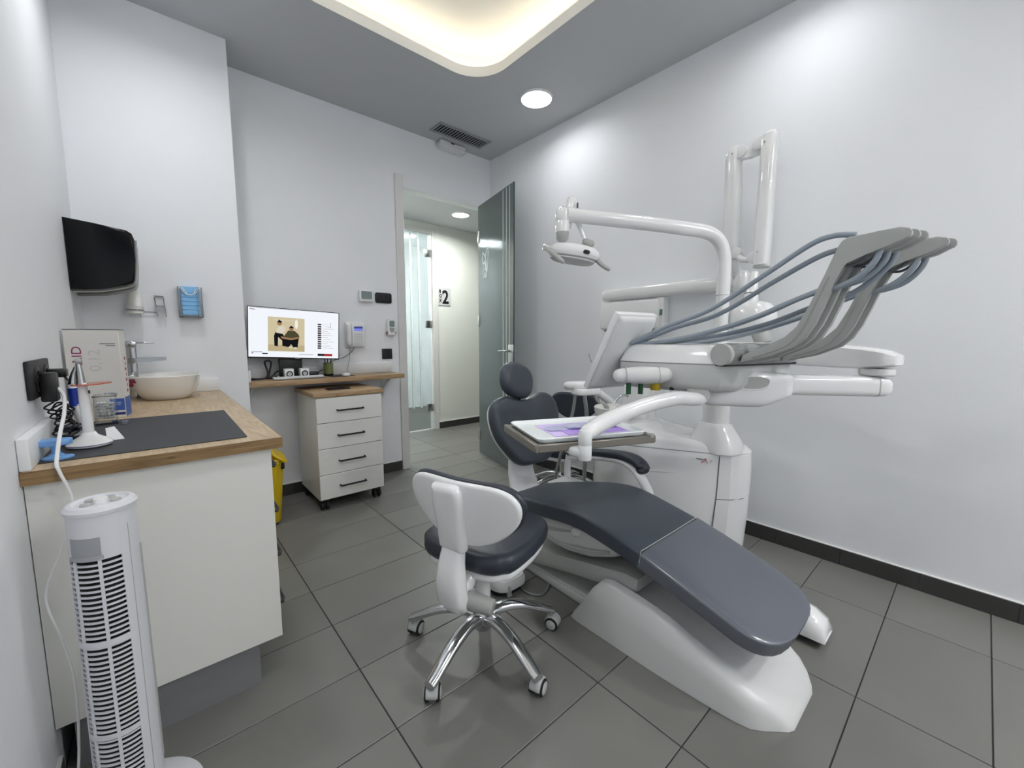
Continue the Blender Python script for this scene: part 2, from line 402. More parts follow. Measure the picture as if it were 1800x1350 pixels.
ledge = loft([quadloop(lipo, LZ-.03), quadloop(rec, LZ-.03), quadloop(rec, H+.235)], cap=True, cap0=False)
lc = struct('ceiling_cove', ledge, M['cove'])
part('led_strip', tube([(p[0], p[1], LZ-.018) for p in ledm]+[(ledm[0][0], ledm[0][1], LZ-.018)], .008, 6, smooth=False), M['led'], lc)
# corridor
struct('wall_corridor', merge(box((2.785, HY, 0), (5.2, HY+.1, HZ)), box((1.0, HY, 0), (1.90, HY+.1, HZ)), box((1.90, HY, 2.535), (2.785, HY+.1, HZ+.0)), box((.95, YB+.113, 0), (1.0, HY, HZ)), box((4.3, YB+.113, 0), (4.35, HY, HZ))), M['hall'])
struct('ceiling_corridor', box((.95, YB+.113, HZ), (4.35, HY+.1, HZ+.05)), M['ceil'])
skirting('baseboard_corridor', [((a, HY-.011, 0), (b-.002, HY-.0005, hb)) for a, b in ((2.787, 3.1), (3.1, 3.4), (3.4, 3.7), (3.7, 4.0), (4.0, 4.298))], box((2.787, HY-.010, hb), (4.298, HY, hb+.0045), .001, 1))
# glimpse of the room behind the corridor's glass door
struct('wall_beyond', merge(box((.6, 6.4, 0), (4.0, 6.5, 2.7)), box((.55, HY+.1, 0), (.6, 6.5, 2.7)), box((4.0, HY+.1, 0), (4.05, 6.5, 2.7)), box((.55, HY+.1, 2.7), (4.05, 6.5, 2.75))), M['wall'])
pl = root('ceiling_panel_light', (2.1, 5.6, 2.66), 'square white light panel on the ceiling beyond the striped glass door', 'light')
part('frame', box((1.45, 5.15, 2.675), (2.45, 6.05, 2.70), .004, 1), M['white'], pl)
part('diffuser', box((1.47, 5.17, 2.668), (2.43, 6.03, 2.676)), M['panel'], pl)

# ================================================================== DOORS
d1 = root('door_1', (2.506, YB-.01, .0), 'grey green glass door standing open, three frosted stripes and an etched logo', 'door'); tag(d1, kind='structure'); del d1['category']
hx, hy, ex_, ey_ = 2.502, 3.372, 2.335, 2.655            # hinge and free edge in plan
dd = V((ex_-hx, ey_-hy, 0)); DW = dd.length; dd.normalize()
Fd = frame((hx, hy, 0), dd, (0, 0, 1))                   # local: x from hinge to free edge, y up, z normal
part('glass', box((0, .010, -.005), (DW, 2.462, .005), .001, 1, Fd), M['glassd'], d1)
for s in (.545, .610, .668): part('stripe', box((s-.005, .16, -.0062), (s+.005, 2.45, .0062), 0, 1, Fd), M['frost'], d1, 'pale frosted vertical stripe')
for z in (2.17, 1.36, .20): part('hinge', merge(box((-.012, z-.055, -.014), (.028, z+.055, .014), .004, 2, Fd), cyl(Fd @ V((-.012, z-.055, 0)), Fd @ V((-.012, z+.055, 0)), .010, n=14)), M['steel'], d1)
lk = part('lock', merge(box((DW-.085, .93, -.013), (DW+.002, 1.13, .013), .004, 2, Fd), cyl(Fd @ V((DW-.05, .975, -.02)), Fd @ V((DW-.05, .975, .02)), .012, n=16)), M['steel'], d1)
part('handle', tube([Fd @ V(q) for q in ((DW-.05, 1.075, .012), (DW-.05, 1.075, .045), (DW-.07, 1.075, .052), (DW-.185, 1.072, .052))], .009, 12, rounded=True), M['chrome'], lk)
part('handle', tube([Fd @ V(q) for q in ((DW-.05, 1.075, -.012), (DW-.05, 1.075, -.045), (DW-.07, 1.075, -.052), (DW-.185, 1.072, -.052))], .009, 12, rounded=True), M['chrome'], lk)
part('edge_strip', box((DW, .010, -.0055), (DW+.003, 2.462, .0055), 0, 1, Fd), mat('dark_glass_edge', '#2f3d3d', .2), d1)
# etched tooth outline
def curve2(P, r=.0048):
    return tube([Fd @ V((.10+u*.135, 1.765+v*.255, .0056)) for u, v in P], r, 6, 6, ell=(1, .3), upv=Fd.to_3x3() @ V((0, 0, 1)))
part('etched_logo', merge(curve2([(.05, .50), (.0, .75), (.08, .93), (.28, .86), (.5, .74), (.6, .6), (.55, .42), (.62, .25), (.68, .1), (.58, -.03), (.5, .08), (.42, .2)]),
    curve2([(.42, .2), (.3, .02), (.16, .03), (.12, .18), (.16, .36), (.14, .44)]), curve2([(.5, .74), (.68, .95), (.88, 1.04), (.98, .93), (.95, .7), (.86, .45), (.8, .25), (.68, .1)]),
    curve2([(.04, .5), (.18, .56), (.27, .5)]), curve2([(.3, .52), (.4, .6), (.5, .5), (.52, .35), (.46, .25)]), curve2([(.6, .62), (.62, .48), (.72, .36), (.7, .22)]), curve2([(.2, .4), (.22, .39)], .006)), M['etched'], d1)
# corridor glass door
d2 = root('door_2', (2.35, HY+.03, 0), 'clear glass door with white frosted stripes across the corridor', 'door'); tag(d2, kind='structure'); del d2['category']
part('frame', merge(box((2.722, HY-.012, 0), (2.785, HY+.11, 2.54), .003, 1), box((1.90, HY+.0, 2.475), (2.722, HY+.11, 2.54), .003, 1), box((1.90, HY, 0), (1.94, HY+.11, 2.475), .003, 1)), M['frame'], d2)
part('glass', box((1.945, HY+.035, .012), (2.716, HY+.045, 2.474), .001, 1), M['glassc'], d2)
for x in (2.02, 2.13, 2.24, 2.342, 2.445, 2.555): part('stripe', box((x-.011, HY+.033, .30), (x+.011, HY+.047, 2.46)), M['frostw'], d2, 'white frosted vertical stripe')
for z in (2.24, 1.36, .29): part('hinge', merge(box((2.635, HY+.025, z-.045), (2.702, HY+.055, z+.045), .004, 2), box((2.704, HY+.02, z-.045), (2.722, HY+.06, z+.045), .003, 1)), M['steel'], d2)
# BOX 2 sign
sg = root('room_sign', (2.89, HY-.004, 1.72), 'small grey plate with black lettering and a large 2 on the corridor wall', 'sign')
part('plate', box((2.803, HY-.010, 1.606), (2.982, HY, 1.828), .002, 1), M['sign'], sg)
text('2', .235, FY(2.855, HY-.0105, 1.632), M['ink'], sg, bold=.006, xs=.85)
for i, ch in enumerate('BOX'): text(ch, .058, FY(2.812, HY-.0105, 1.762-.058*i), M['ink'], sg, bold=.003, xs=.8)

# ================================================================== CEILING FIXTURES
def downlight(name, x, y, z, r, m, label, watts, col, group=None, spread=160):
    t = root(name, (x, y, z-.02), label, 'light', group)
    part('rim', lathe([(r*.93, -.0005), (r*.95, -.014), (r, -.012), (r*1.03, 0), (r*.93, -.0005)], (x, y, z), n=40), M['white'], t)
    part('diffuser', lathe([(0, -.013), (r*.7, -.013), (r*.93, -.012), (r*.93, -.001), (0, -.001)], (x, y, z), n=40), m, t)
    a = D.lights.new('downlight_beam', 'AREA'); a.shape = 'DISK'; a.size = r*1.8; a.energy = watts; a.spread = math.radians(spread); a.color = col
    lo = D.objects.new('downlight_beam', a); COL.objects.link(lo); lo.parent = t; lo.location = (0, 0, .004)
    return t
dl = downlight('ceiling_downlight', 2.254, 2.317, H, .117, M['lamp'], 'round white ceiling downlight in front of the open glass door', LAMP_POWER, (.97, .985, 1))
for (x, y, lb) in ((2.254, .70, 'round white ceiling downlight above the foot end of the treatment chair'), (.15, 2.30, 'round white ceiling downlight above the wash basin counter'), (.15, .55, 'round white ceiling downlight over the bare wall before the wash counter')):
    q_ = dup(dl, (x, y, H-.02), lb)
    for c_ in q_.children:
        if c_.type == 'LIGHT': c_.data = c_.data.copy(); c_.data.energy *= 2.0 if x < 1 else .7
rear_fill = downlight('ceiling_downlight', 2.25, -1.30, H, .117, M['lamp'], 'added unseen fill downlight by the long wall behind the viewer', REAR_FILL_POWER, (1, .995, .985))  # unseen downlights added behind the camera to fill the room with light
for (x, y, lb) in ((1.15, -2.20, 'added unseen fill downlight behind the viewer midway between the side walls'), (2.25, -2.20, 'added unseen fill downlight in the rear corner by the long wall')):
    dup(rear_fill, (x, y, H-.02), lb)
downlight('corridor_downlight', 2.76, 4.06, HZ, .10, M['hlamp'], 'round downlight glowing on the corridor ceiling', HALL_POWER, (.97, 1, .95), spread=165)
downlight('corridor_downlight', 1.55, 4.1, HZ, .10, M['hlamp'], 'round corridor downlight hidden beyond the wall with the monitor', HALL_POWER, (.97, 1, .95), spread=165)
vt = root('air_vent', (2.16, 3.15, H-.006), 'grey rectangular air vent with dark slats in the ceiling above the doorway', 'vent')
vx0, vx1, vy0, vy1 = 1.895, 2.425, 3.064, 3.245
part('frame', merge(box((vx0, vy0, H-.008), (vx1, vy0+.026, H-.0005), .002, 1), box((vx0, vy1-.026, H-.008), (vx1, vy1, H-.0005), .002, 1), box((vx0, vy0+.026, H-.008), (vx0+.026, vy1-.026, H-.0005), .002, 1), box((vx1-.026, vy0+.026, H-.008), (vx1, vy1-.026, H-.0005), .002, 1)), M['vent'], vt)
part('shade_sheet', box((vx0+.027, vy0+.027, H-.0025), (vx1-.027, vy1-.027, H-.0008)), M['dark'], vt)  # flat black sheet painting the shade of the duct behind the slats
for i in range(17):
    x = vx0+.045+i*.0275
    part('slat', box((x-.004, vy0+.027, H-.0075), (x+.004, vy1-.027, H-.003)), M['vent'], vt, sm=0)
el = root('emergency_light', (2.17, YB-.05, 2.90), 'white emergency light box tucked under the ceiling beside the air vent', 'light')
part('housing', box((2.045, YB-.085, H-.062), (2.315, YB-.001, H-.003), .012, 3), M['satin'], el)
part('lens', box((2.065, YB-.088, H-.055), (2.295, YB-.020, H-.064), .002, 1), M['white'], el)
part('indicator', box((2.15, YB-.089, H-.020), (2.185, YB-.083, H-.012)), M['black'], el)

# ================================================================== WASH COUNTER (along the left wall)
CZ = .860
cab = root('vanity_cabinet', (0, 2.3, 0), 'white laminate base cabinet with grey plinth under the oak wash counter', 'cabinet')
part('body', merge(box((XL+.002, 1.512, .163), (.270, 1.530, CZ-.036)), box((XL+.002, 1.53, .163), (.255, 3.10, .18)), box((XL+.002, 1.53, .18), (XL+.02, 3.10, CZ-.036))), M['lam'], cab)
part('plinth', merge(box((XL+.03, 1.545, 0), (.205, 1.560, .163)), box((.190, 1.56, 0), (.205, 3.10, .163))), M['plinth'], cab)
hz = [(.170, .322), (.326, .500), (.504, .66), (.664, CZ-.040)]
for (a, b) in hz:
    dr = part('drawer', box((.252, 1.514, a), (.2705, 2.20, b), .0015, 1), M['lam2'], cab)
    zc = b-.075
    part('handle', tube([(.270, 1.575, zc), (.288, 1.575, zc), (.295, 1.60, zc-.002), (.295, 1.78, zc-.002), (.288, 1.80, zc), (.270, 1.80, zc)], .006, 8, smooth=False), M['mblack'], dr)
for (a, b) in ((2.204, 2.65), (2.654, 3.10)):
    dr = part('door', box((.252, a, .170), (.2705, b, CZ-.040), .0015, 1), M['lam2'], cab)
    part('handle', box((.270, a+.06, .66), (.29, a+.072, .78), .003, 1), M['mblack'], dr)
wt = root('worktop', (0, 2.3, CZ-.035), 'oak wash counter top along the wall with the dark mat on it', 'worktop')
part('board', box((XL+.001, 1.4915, CZ-.0348), (.2995, PY-.001, CZ), .001, 1), M['oak'], wt)
part('edge_band', box((XL+.001, 1.490, CZ-.035), (.301, 1.4915, CZ-.0008)), M['oakedge'], wt, 'darker wood edge band')
part('edge_band', box((.2995, 1.4915, CZ-.035), (.301, PY-.001, CZ-.0008)), M['oakedge'], wt, 'darker wood edge band')
sp = root('backsplash', (XL, 2.3, CZ), 'low white upstand behind the oak wash counter', 'backsplash')
part('side_strip', box((XL+.0005, 1.492, CZ), (XL+.022, PY-.002, CZ+.080), .004, 2), M['white'], sp)
part('rear_strip', box((XL+.022, PY-.020, CZ), (.298, PY-.001, CZ+.078), .004, 2), M['white'], sp)
thing('desk_mat', prism(rrect(.46, .65, .01, 3), .003, frame((-.012, 1.883, CZ+.0002), (1, -.012, 0), (.012, 1, 0)), .001, 1), M['matg'], (-.012, 1.883, CZ), 'thin charcoal rectangular mat lying on the oak wash counter', 'mat')

# basin
sx, sy = .045, 2.885
bs = root('wash_basin', (sx, sy, CZ), 'white oval ceramic vessel basin with a dark red sticker on its rim', 'basin')
secs = []
for s, z in ((.62, .0005), (.68, .004), (.80, .030), (.92, .070), (.985, .112), (1.0, .124), (.985, .128), (.955, .125), (.90, .085), (.75, .045), (.50, .028), (.05, .022)):
    secs.append([V((sx+.150*s*math.cos(t), sy+.180*s*math.sin(t), CZ+z)) for t in [2*PI*i/48 for i in range(48)]])
part('bowl', loft(secs), M['ceramic'], bs)
part('drain', lathe([(0, .0), (.02, .0), (.02, .004), (0, .005)], (sx, sy, CZ+.022), n=20), M['chrome'], bs)
part('sticker', merge(box((-.098, 2.786, CZ+.094), (-.072, 2.788, CZ+.116), 0, 1), lathe([(0, 0), (.010, 0), (.010, .002), (0, .002)], (-.091, 2.790, CZ+.085), (-.5, -1, 0), 14)), M['maroon'], bs)
ft = root('basin_faucet', (-.095, 2.975, CZ), 'tall chrome mixer tap beside the oval wash basin', 'faucet')
part('column', tube([(-.085, 2.985, CZ+.001), (-.085, 2.985, CZ+.27)], .021, 16, smooth=False, sq=5), M['chrome'], ft)
part('spout', loft([[V((x, 2.985+a, z)) for a, z in ((-.021, z0), (.021, z0), (.021, z1), (-.021, z1))] for x, z0, z1 in ((-.10, CZ+.185, CZ+.215), (.02, CZ+.195, CZ+.218), (.055, CZ+.199, CZ+.217))]), M['chrome'], ft)
part('lever', merge(box((-.108, 2.962, CZ+.272), (-.062, 3.008, CZ+.305), .006, 2), box((-.09, 2.972, CZ+.291), (.012, 2.998, CZ+.300), .003, 2)), M['chrome'], ft)

# carton behind the handpieces
cb = root('rinse_carton', (-.17, 2.33, CZ), 'tall white carton with magenta sideways lettering standing on the wash counter', 'box')
Fb = frame((-.2535, 2.306, CZ), (1, -.17, 0), (0, 0, 1))      # front face, x across, y up, z towards the viewer
part('carton', box((0, .0005, -.080), (.158, .352, 0), .0015, 1, Fb), M['carton'], cb)
part('lid_edge', box((0, .352, -.080), (.158, .3545, 0), 0, 1, Fb), M['darkprint'], cb)
up_ = lambda x, y: frame(Fb @ V((x, y, .0006)), Fb.to_3x3() @ V((0, 1, 0)), Fb.to_3x3() @ V((-1, 0, 0)), Fb.to_3x3() @ V((0, 0, 1)))
text('BIO·AID', .040, up_(.046, .130), M['magenta'], cb, xs=1.12)
text('0,12', .050, up_(.098, .190), M['greyprint'], cb)
part('print_line', merge(box((.10, .296, 0), (.145, .299, .0006), 0, 1, Fb), box((.117, .289, 0), (.145, .292, .0006), 0, 1, Fb)), M['darkprint'], cb)
text('0,12%', .014, Fb @ Matrix.Translation((.098, .094, .0006)), M['blueprint'], cb)
part('blue_panel', merge(box((.112, .030, 0), (.156, .078, .0007), 0, 1, Fb), box((.158, .004, -.078), (.1587, .082, -.002), 0, 1, Fb)), M['blueprint'], cb)
part('blue_band', box((.112, .012, 0), (.156, .022, .0007), 0, 1, Fb), M['navy'], cb)
part('panel_line', merge(box((.118, .060, .0007), (.146, .0625, .0012), 0, 1, Fb), box((.118, .053, .0007), (.144, .055, .0012), 0, 1, Fb)), M['carton'], cb)
part('side_print', merge(*[box((.158, .10+.022*i, -.06), (.1588, .112+.022*i, -.045-.01*(i % 2)), 0, 1, Fb) for i in range(7)]), M['magenta'], cb)

# clear dispenser with cotton rolls
ac = root('cotton_roll_dispenser', (-.145, 2.13, CZ), 'clear acrylic dispenser filled with white cotton rolls in front of the carton', 'dispenser')
part('case', merge(box((-.175, 2.10, CZ+.0005), (-.115, 2.17, CZ+.010), .002, 1), box((-.175, 2.10, CZ+.02), (-.115, 2.104, CZ+.108)), box((-.175, 2.166, CZ+.01), (-.115, 2.170, CZ+.108)), box((-.175, 2.10, CZ+.01), (-.171, 2.17, CZ+.108)), box((-.119, 2.10, CZ+.01), (-.115, 2.17, CZ+.108)), box((-.110, 2.08, CZ+.004), (-.085, 2.15, CZ+.008), .002, 1)), M['acryl'], ac)
part('lid', box((-.178, 2.098, CZ+.106), (-.112, 2.172, CZ+.111), .002, 1), M['acryl'], ac)
ROLL = None
for i in range(5):
    for j in range(5):
        x = -.165+i*.0098+random.uniform(-.002, .002); z = CZ+.030+j*.0125
        r_ = cyl((x, 2.108, z), (x+random.uniform(-.003, .003), 2.140, z+random.uniform(-.002, .002)), .0048, n=10, bev=.0012, seg=1)
        o = part('cotton_roll', r_, M['cotton'], ac)

# handpieces on their stands
cl = root('curing_light', (-.158, 1.715, CZ), 'white curing light with an orange eye shield standing on its round base', 'curing light')
part('base', lathe([(0, .0035), (.044, .0035), (.050, .008), (.0505, .013), (.044, .020), (.030, .029), (.019, .037), (.0145, .046), (0, .046)], (-.158, 1.715, CZ), n=40), M['gloss'], cl)
part('base_ring', lathe([(.0485, .0105), (.0511, .0115), (.0511, .0128), (.0485, .0140)], (-.158, 1.715, CZ), n=40), M['navy'], cl)
part('body', tube([(-.158, 1.715, CZ+.040), (-.159, 1.715, CZ+.10), (-.161, 1.715, CZ+.186)], [.0125, .0125, .0105], 16, rounded=True, sq=2.6), M['gloss'], cl)
part('button', box((-.149, 1.700, CZ+.160), (-.145, 1.704, CZ+.170), .001, 1), M['black'], cl)
part('eye_shield', lathe([(0, 0), (.043, 0), (.044, .0015), (.043, .003), (0, .003)], (-.141, 1.712, CZ+.186), (-.05, 0, 1), 36), M['orange'], cl)
part('tip', tube([(-.162, 1.715, CZ+.186), (-.163, 1.715, CZ+.225), (-.164, 1.715, CZ+.252)], [.0105, .0075, .0050], 14), M['steel'], cl)
part('head', cyl((-.170, 1.715, CZ+.252), (-.156, 1.712, CZ+.254), .0075, n=16, bev=.002), M['steel'], cl)
sc_ = root('scaler_handpiece', (-0.1890, 1.83, CZ), 'white handpiece with blue sleeve and angled metal tip behind the curing light', 'handpiece')
part('stand', lathe([(0, .0035), (.034, .0035), (.036, .012), (.033, .040), (.024, .046), (0, .046)], (-0.1890, 1.83, CZ), n=32), M['gloss'], sc_)
part('stand_ring', lathe([(.030, .046), (.0345, .044), (.033, .049), (.022, .050), (0, .0505)], (-0.1890, 1.83, CZ), n=32), M['navy'], sc_)
part('body', tube([(-0.1790, 1.83, CZ+.048), (-0.1920, 1.83, CZ+.12)], [.0120, .0120], 18, smooth=False), M['gloss'], sc_)
part('blue_sleeve', tube([(-0.1920, 1.83, CZ+.112), (-0.1925, 1.83, CZ+.168)], [.0125, .0115], 18, smooth=False), M['blueg'], sc_)
part('collar', tube([(-0.1925, 1.83, CZ+.168), (-0.1930, 1.83, CZ+.180)], [.012, .010], 16, smooth=False), M['gloss'], sc_)
part('tip', tube([(-0.1930, 1.83, CZ+.180), (-0.1890, 1.83, CZ+.205), (-0.1790, 1.83, CZ+.236)], [.010, .007, .0045], 12, rounded=True), M['chrome'], sc_)
pf = root('paper_scrap', (-.105, 1.765, CZ+.003), 'small folded white paper standing beside the curing light base', 'paper')
part('sheet', loft([[V(p) for p in q] for q in (((-.125, 1.765, CZ+.0032), (-.086, 1.775, CZ+.0032), (-.086, 1.777, CZ+.0036), (-.125, 1.767, CZ+.0036)), ((-.128, 1.785, CZ+.040), (-.108, 1.79, CZ+.043), (-.108, 1.792, CZ+.043), (-.128, 1.787, CZ+.0405)))]), M['paper'], pf)

# light blue clip
bc = root('blue_clip_stand', (-.215, 1.60, CZ+.003), 'light blue two plate plastic stand at the near edge of the dark mat', 'holder')
part('upper_plate', prism(superell(.036, .024, 3, 28), .015, FZ(-.217, 1.615, CZ+.036), .003, 2), M['lblue'], bc)
part('lower_plate', prism(superell(.030, .020, 2.2, 28), .007, FZ(-.207, 1.585, CZ+.0035), .002, 2), M['lblue'], bc)
part('stem', lathe([(.018, .0), (.009, .008), (.008, .018), (.012, .029), (0, .029)], (-.212, 1.600, CZ+.009), n=24), M['lblue'], bc)

# outlets and chargers
so = root('wall_socket', (XL, 1.81, 1.067), 'black double wall socket above the near end of the wash counter', 'socket')
part('plate', box((XL+.0005, 1.672, 1.012), (XL+.012, 1.945, 1.118), .004, 2), M['mblack'], so)
for y in (1.745, 1.875): part('outlet', merge(lathe([(.036, 0), (.036, .004), (.024, .004), (.022, -.004), (0, -.004)], (XL+.012, y, 1.065), (1, 0, 0), 28)), M['black'], so)
ch = root('charger_adapter', (-.215, 1.745, 1.05), 'black plug-in charger adapter in the nearer socket outlet', 'charger')
part('body', box((XL+.014, 1.742, .998), (-.214, 1.790, 1.082), .006, 2), M['black'], ch)
part('pin_collar', cyl((XL+.009, 1.760, 1.065), (XL+.016, 1.760, 1.065), .018, n=18), M['mblack'], ch)
ch2 = root('charger_adapter', (-.205, 1.875, 1.085), 'flat black charger adapter in the farther socket outlet', 'charger')
part('body', box((XL+.014, 1.860, 1.060), (-.205, 1.905, 1.086), .005, 2), M['black'], ch2)
part('cable', tube([(-.212, 1.875, 1.062), (-.200, 1.87, 1.04), (-.178, 1.86, .98), (-.185, 1.85, .92), (-.20, 1.845, CZ+.012)], .0028, 8), M['black'], ch2)
loops = []
for i in range(15):
    z = .982-.0075*i; a = random.uniform(.012, .032); c_ = (-.215+.0015*i+random.uniform(-.010, .010), 1.775+random.uniform(-.014, .03), z)
    loops += [(c_[0]-a, c_[1]-.006, z-.004), (c_[0]+.004, c_[1]-.012, z-.012), (c_[0]+a*.9, c_[1]+.004, z), (c_[0], c_[1]+.014, z+.008)]
thing('coiled_cable', tube([(-.226, 1.765, .996)]+loops+[(-.20, 1.80, CZ+.008)], .0025, 6, k=5), M['black'], (-.196, 1.76, CZ), 'tangled black charger cable hanging below the wall socket', 'cable')

# towel dispenser on the left wall, with cups and masks on the stub wall
Fd2 = frame((XL+.0005, 2.742, 0), (1, 0, 0), (0, 0, 1), (0, 1, 0))
P = [(0, 1.398), (.10, 1.408), (.19, 1.432), (.214, 1.445), (.222, 1.462), (.231, 1.56), (.233, 1.655), (.226, 1.680), (.208, 1.693), (.10, 1.706), (0, 1.718)]
td = root('towel_dispenser', (XL, 2.87, 1.40), 'glossy black paper towel dispenser hanging on the wall above the wash counter', 'dispenser')
part('cover', prism(P, .262, frame((XL+.0005, 2.742, 0), (1, 0, 0), (0, 0, 1), (0, -1, 0)) @ Matrix.Translation((0, 0, -.262)), .010, 3), M['gblack'], td)
bk = [(a*1.03+.001 if a > .02 else a, b+(-.010 if b < 1.5 else 0)) for a, b in P]
part('backplate', prism(bk, .012, frame((XL+.0005, 2.742, 0), (1, 0, 0), (0, 0, 1), (0, -1, 0)) @ Matrix.Translation((0, 0, -.276)), .003, 2), M['grey'], td)
part('lower_trim', tube([(XL+.004, 2.78, 1.394), (XL+.10, 2.78, 1.402), (XL+.19, 2.78, 1.427), (XL+.222, 2.78, 1.452), (XL+.236, 2.78, 1.56), (XL+.238, 2.78, 1.655)], .0045, 8), M['grey'], td)
# cup rack
cr = root('cup_rack', (.0, PY-.04, 1.32), 'chrome wire cup rack on the stub wall with one empty ring', 'rack')
def wire(ps, r=.0028): return tube(ps, r, 8, smooth=False)
part('wire_frame', merge(wire([(.030, PY-.004, 1.417), (.030, PY-.03, 1.405), (.038, PY-.03, 1.300)]), wire([(.068, PY-.004, 1.417), (.068, PY-.03, 1.405), (.074, PY-.03, 1.300)]), wire([(.030, PY-.006, 1.415), (.068, PY-.006, 1.415)], .004),
    wire([(-.06, PY-.012, 1.325), (.036, PY-.012, 1.325)]), wire([(-.075, PY-.05, 1.33), (-.075, PY-.05, 1.295)]), wire([(-.035, PY-.05, 1.33), (-.035, PY-.05, 1.295)])), M['chrome'], cr)
part('ring', merge(box((.034, PY-.05, 1.355), (.072, PY-.008, 1.363), .003, 1), tube([(-.055+.036*math.cos(t), PY-.055+.036*math.sin(t), 1.330) for t in [2*PI*i/24 for i in range(25)]], .003, 8, smooth=False)), M['chrome'], cr)
for k in range(4):
    z = 1.312+.0115*k
    thing('paper_cup', lathe([(.034, 0), (.0365, .001), (.0365, .005), (.034, .006), (.0255, .082), (.024, .084), (.0, .084), (.0, .082), (.022, .081), (.031, .004), (.034, 0)], (-.055, PY-.055, z), n=30), M['cup'], (-.055, PY-.055, z),
          ['lowest white paper cup of the upturned stack in the wire rack', 'second white paper cup up in the upturned stack', 'third white paper cup up in the upturned stack', 'topmost white paper cup of the upturned stack in the wire rack'][k], 'cup', 'stacked paper cups in the wire rack')
# masks
mb = root('mask_dispenser', (.188, PY-.03, 1.31), 'clear open-topped wall holder with blue face masks inside', 'dispenser')
Fm = FY(.188, PY-.001, 1.395)
part('case', merge(box((-.056, -.092, .001), (-.052, .080, .052), .001, 1, Fm), box((.052, -.092, .001), (.056, .080, .052), .001, 1, Fm), box((-.056, -.094, .001), (.056, -.089, .054), .002, 1, Fm), box((-.056, -.092, .050), (-.040, .080, .054), .001, 1, Fm), box((.030, -.092, .050), (.056, .080, .054), .001, 1, Fm), box((-.056, -.092, .050), (.056, -.076, .054), .001, 1, Fm)), M['acryl'], mb)
for k in range(4):
    t = thing('face_mask', merge(cushion(rrect(.088, .165, .008, 3), .008, Fm @ Matrix.Translation((-.002+.001*k, .0, .009+.0105*k)), .003, .001)), M['mask'], Fm @ V((0, -.08, .01)),
              ['blue pleated face mask at the back of the clear holder', 'second blue face mask from the wall in the clear holder', 'third blue face mask from the wall in the clear holder', 'frontmost blue face mask in the clear holder with white ear loops over its top'][k], 'mask', 'face masks in the clear holder')
    if k == 3:
        for i in range(5): part('pleat', box((-.040, -.05+.024*i, .0045), (.040, -.046+.024*i, .0065), .0008, 1, Fm @ Matrix.Translation((.001, 0, .041))), M['mask'], t)
        part('ear_loop', merge(*[tube([Fm @ V(q) for q in ((-.044+s, .078, .044), (-.03+s, .050, .052), (-.01, .034, .053), (.012, .036, .053), (.03-s, .052, .052), (.042-s, .078, .044))], .0022, 6) for s in (0, .009)]), M['paper'], t)

# ================================================================== OFFICE DESK ON THE BACK WALL
TZ = .895
dk = root('desk_shelf', (1.0, YB-.13, TZ-.037), 'narrow oak wall desk carrying the monitor', 'desk')
part('top', box((PX+.001, 3.122, TZ-.037), (1.552, YB-.0005, TZ), .003, 2), M['oakx'], dk)
for x in (.49, 1.47): part('bracket', merge(box((x-.012, YB-.21, TZ-.042), (x+.012, YB-.002, TZ-.0375)), box((x-.012, YB-.006, TZ-.22), (x+.012, YB-.0012, TZ-.042)), tube([(x, YB-.17, TZ-.044), (x, YB-.11, TZ-.075), (x, YB-.04, TZ-.13), (x, YB-.006, TZ-.20)], .008, 8, sq=5)), M['white'], dk)
part('upstand', box((PX+.02, YB-.016, TZ), (1.552, YB-.001, TZ+.078), .003, 2), M['white'], dk)
part('side_upstand', box((PX+.001, 3.135, TZ), (PX+.018, YB-.002, TZ+.076), .003, 2), M['white'], dk)

# monitor
m0, m1 = V((.477, 3.240, 1.050)), V((1.052, 3.185, 1.022))
ex = (m1-m0); MW = ex.length; ex.normalize(); ez = V((.0, 0, 1)); ez = (ez-ex*ez.dot(ex)).normalized(); en = ex.cross(ez)
Fm2 = frame(m0, ex, ez); MH = .347
mo = root('computer_monitor', (.78, 3.27, TZ), 'wide black-framed monitor showing a web page with a sepia picture', 'monitor')
part('bezel', merge(box((0, 0, -.018), (MW, MH, -.0015), .003, 2, Fm2), box((0, 0, -.0015), (MW, .009, .0015), 0, 1, Fm2), box((0, MH-.005, -.0015), (MW, MH, .0015), 0, 1, Fm2), box((0, 0, -.0015), (.005, MH, .0015), 0, 1, Fm2), box((MW-.005, 0, -.0015), (MW, MH, .0015), 0, 1, Fm2)), M['screen_b'], mo)
scr = part('screen', box((.005, .009, -.0015), (MW-.005, MH-.005, .0000), 0, 1, Fm2), emis('screen_white', '#e9edf3', .62), mo)
def flat(P, h, m, nm='screen_picture'): return part(nm, prism(P, .0002, Fm2 @ Matrix.Translation((0, 0, h))), m, scr, sm=0)
def R_(x0, y0, x1, y1): return [(x0, y0), (x1, y0), (x1, y1), (x0, y1)]
sepia = emis('screen_sepia', '#c9bd9c', .60); sepd = emis('screen_sepia_floor', '#b7a983', .60); sdark = emis('screen_dark', '#17191c', .5); sskin = emis('screen_skin', '#a3805f', .5); slight = emis('screen_shirt', '#d3cbbb', .6); solive = emis('screen_olive', '#514e37', .5)
px0, py0, px1, py1 = .118, .050, .345, .285
flat(R_(px0, py0, px1, py1), .0001, sepia, 'screen_picture'); flat(R_(px0, py0, px1, py0+.045), .0004, sepd)
def PP(pts): return [(px0+u*(px1-px0), py0+v*(py1-py0)) for u, v in pts]
flat(PP([(.17, .16), (.26, .14), (.27, .42), (.40, .30), (.47, .40), (.36, .56), (.20, .56), (.16, .45)]), .0006, sdark)
flat(PP([(.22, .54), (.38, .52), (.47, .66), (.42, .76), (.30, .74), (.24, .64)]), .0008, slight)
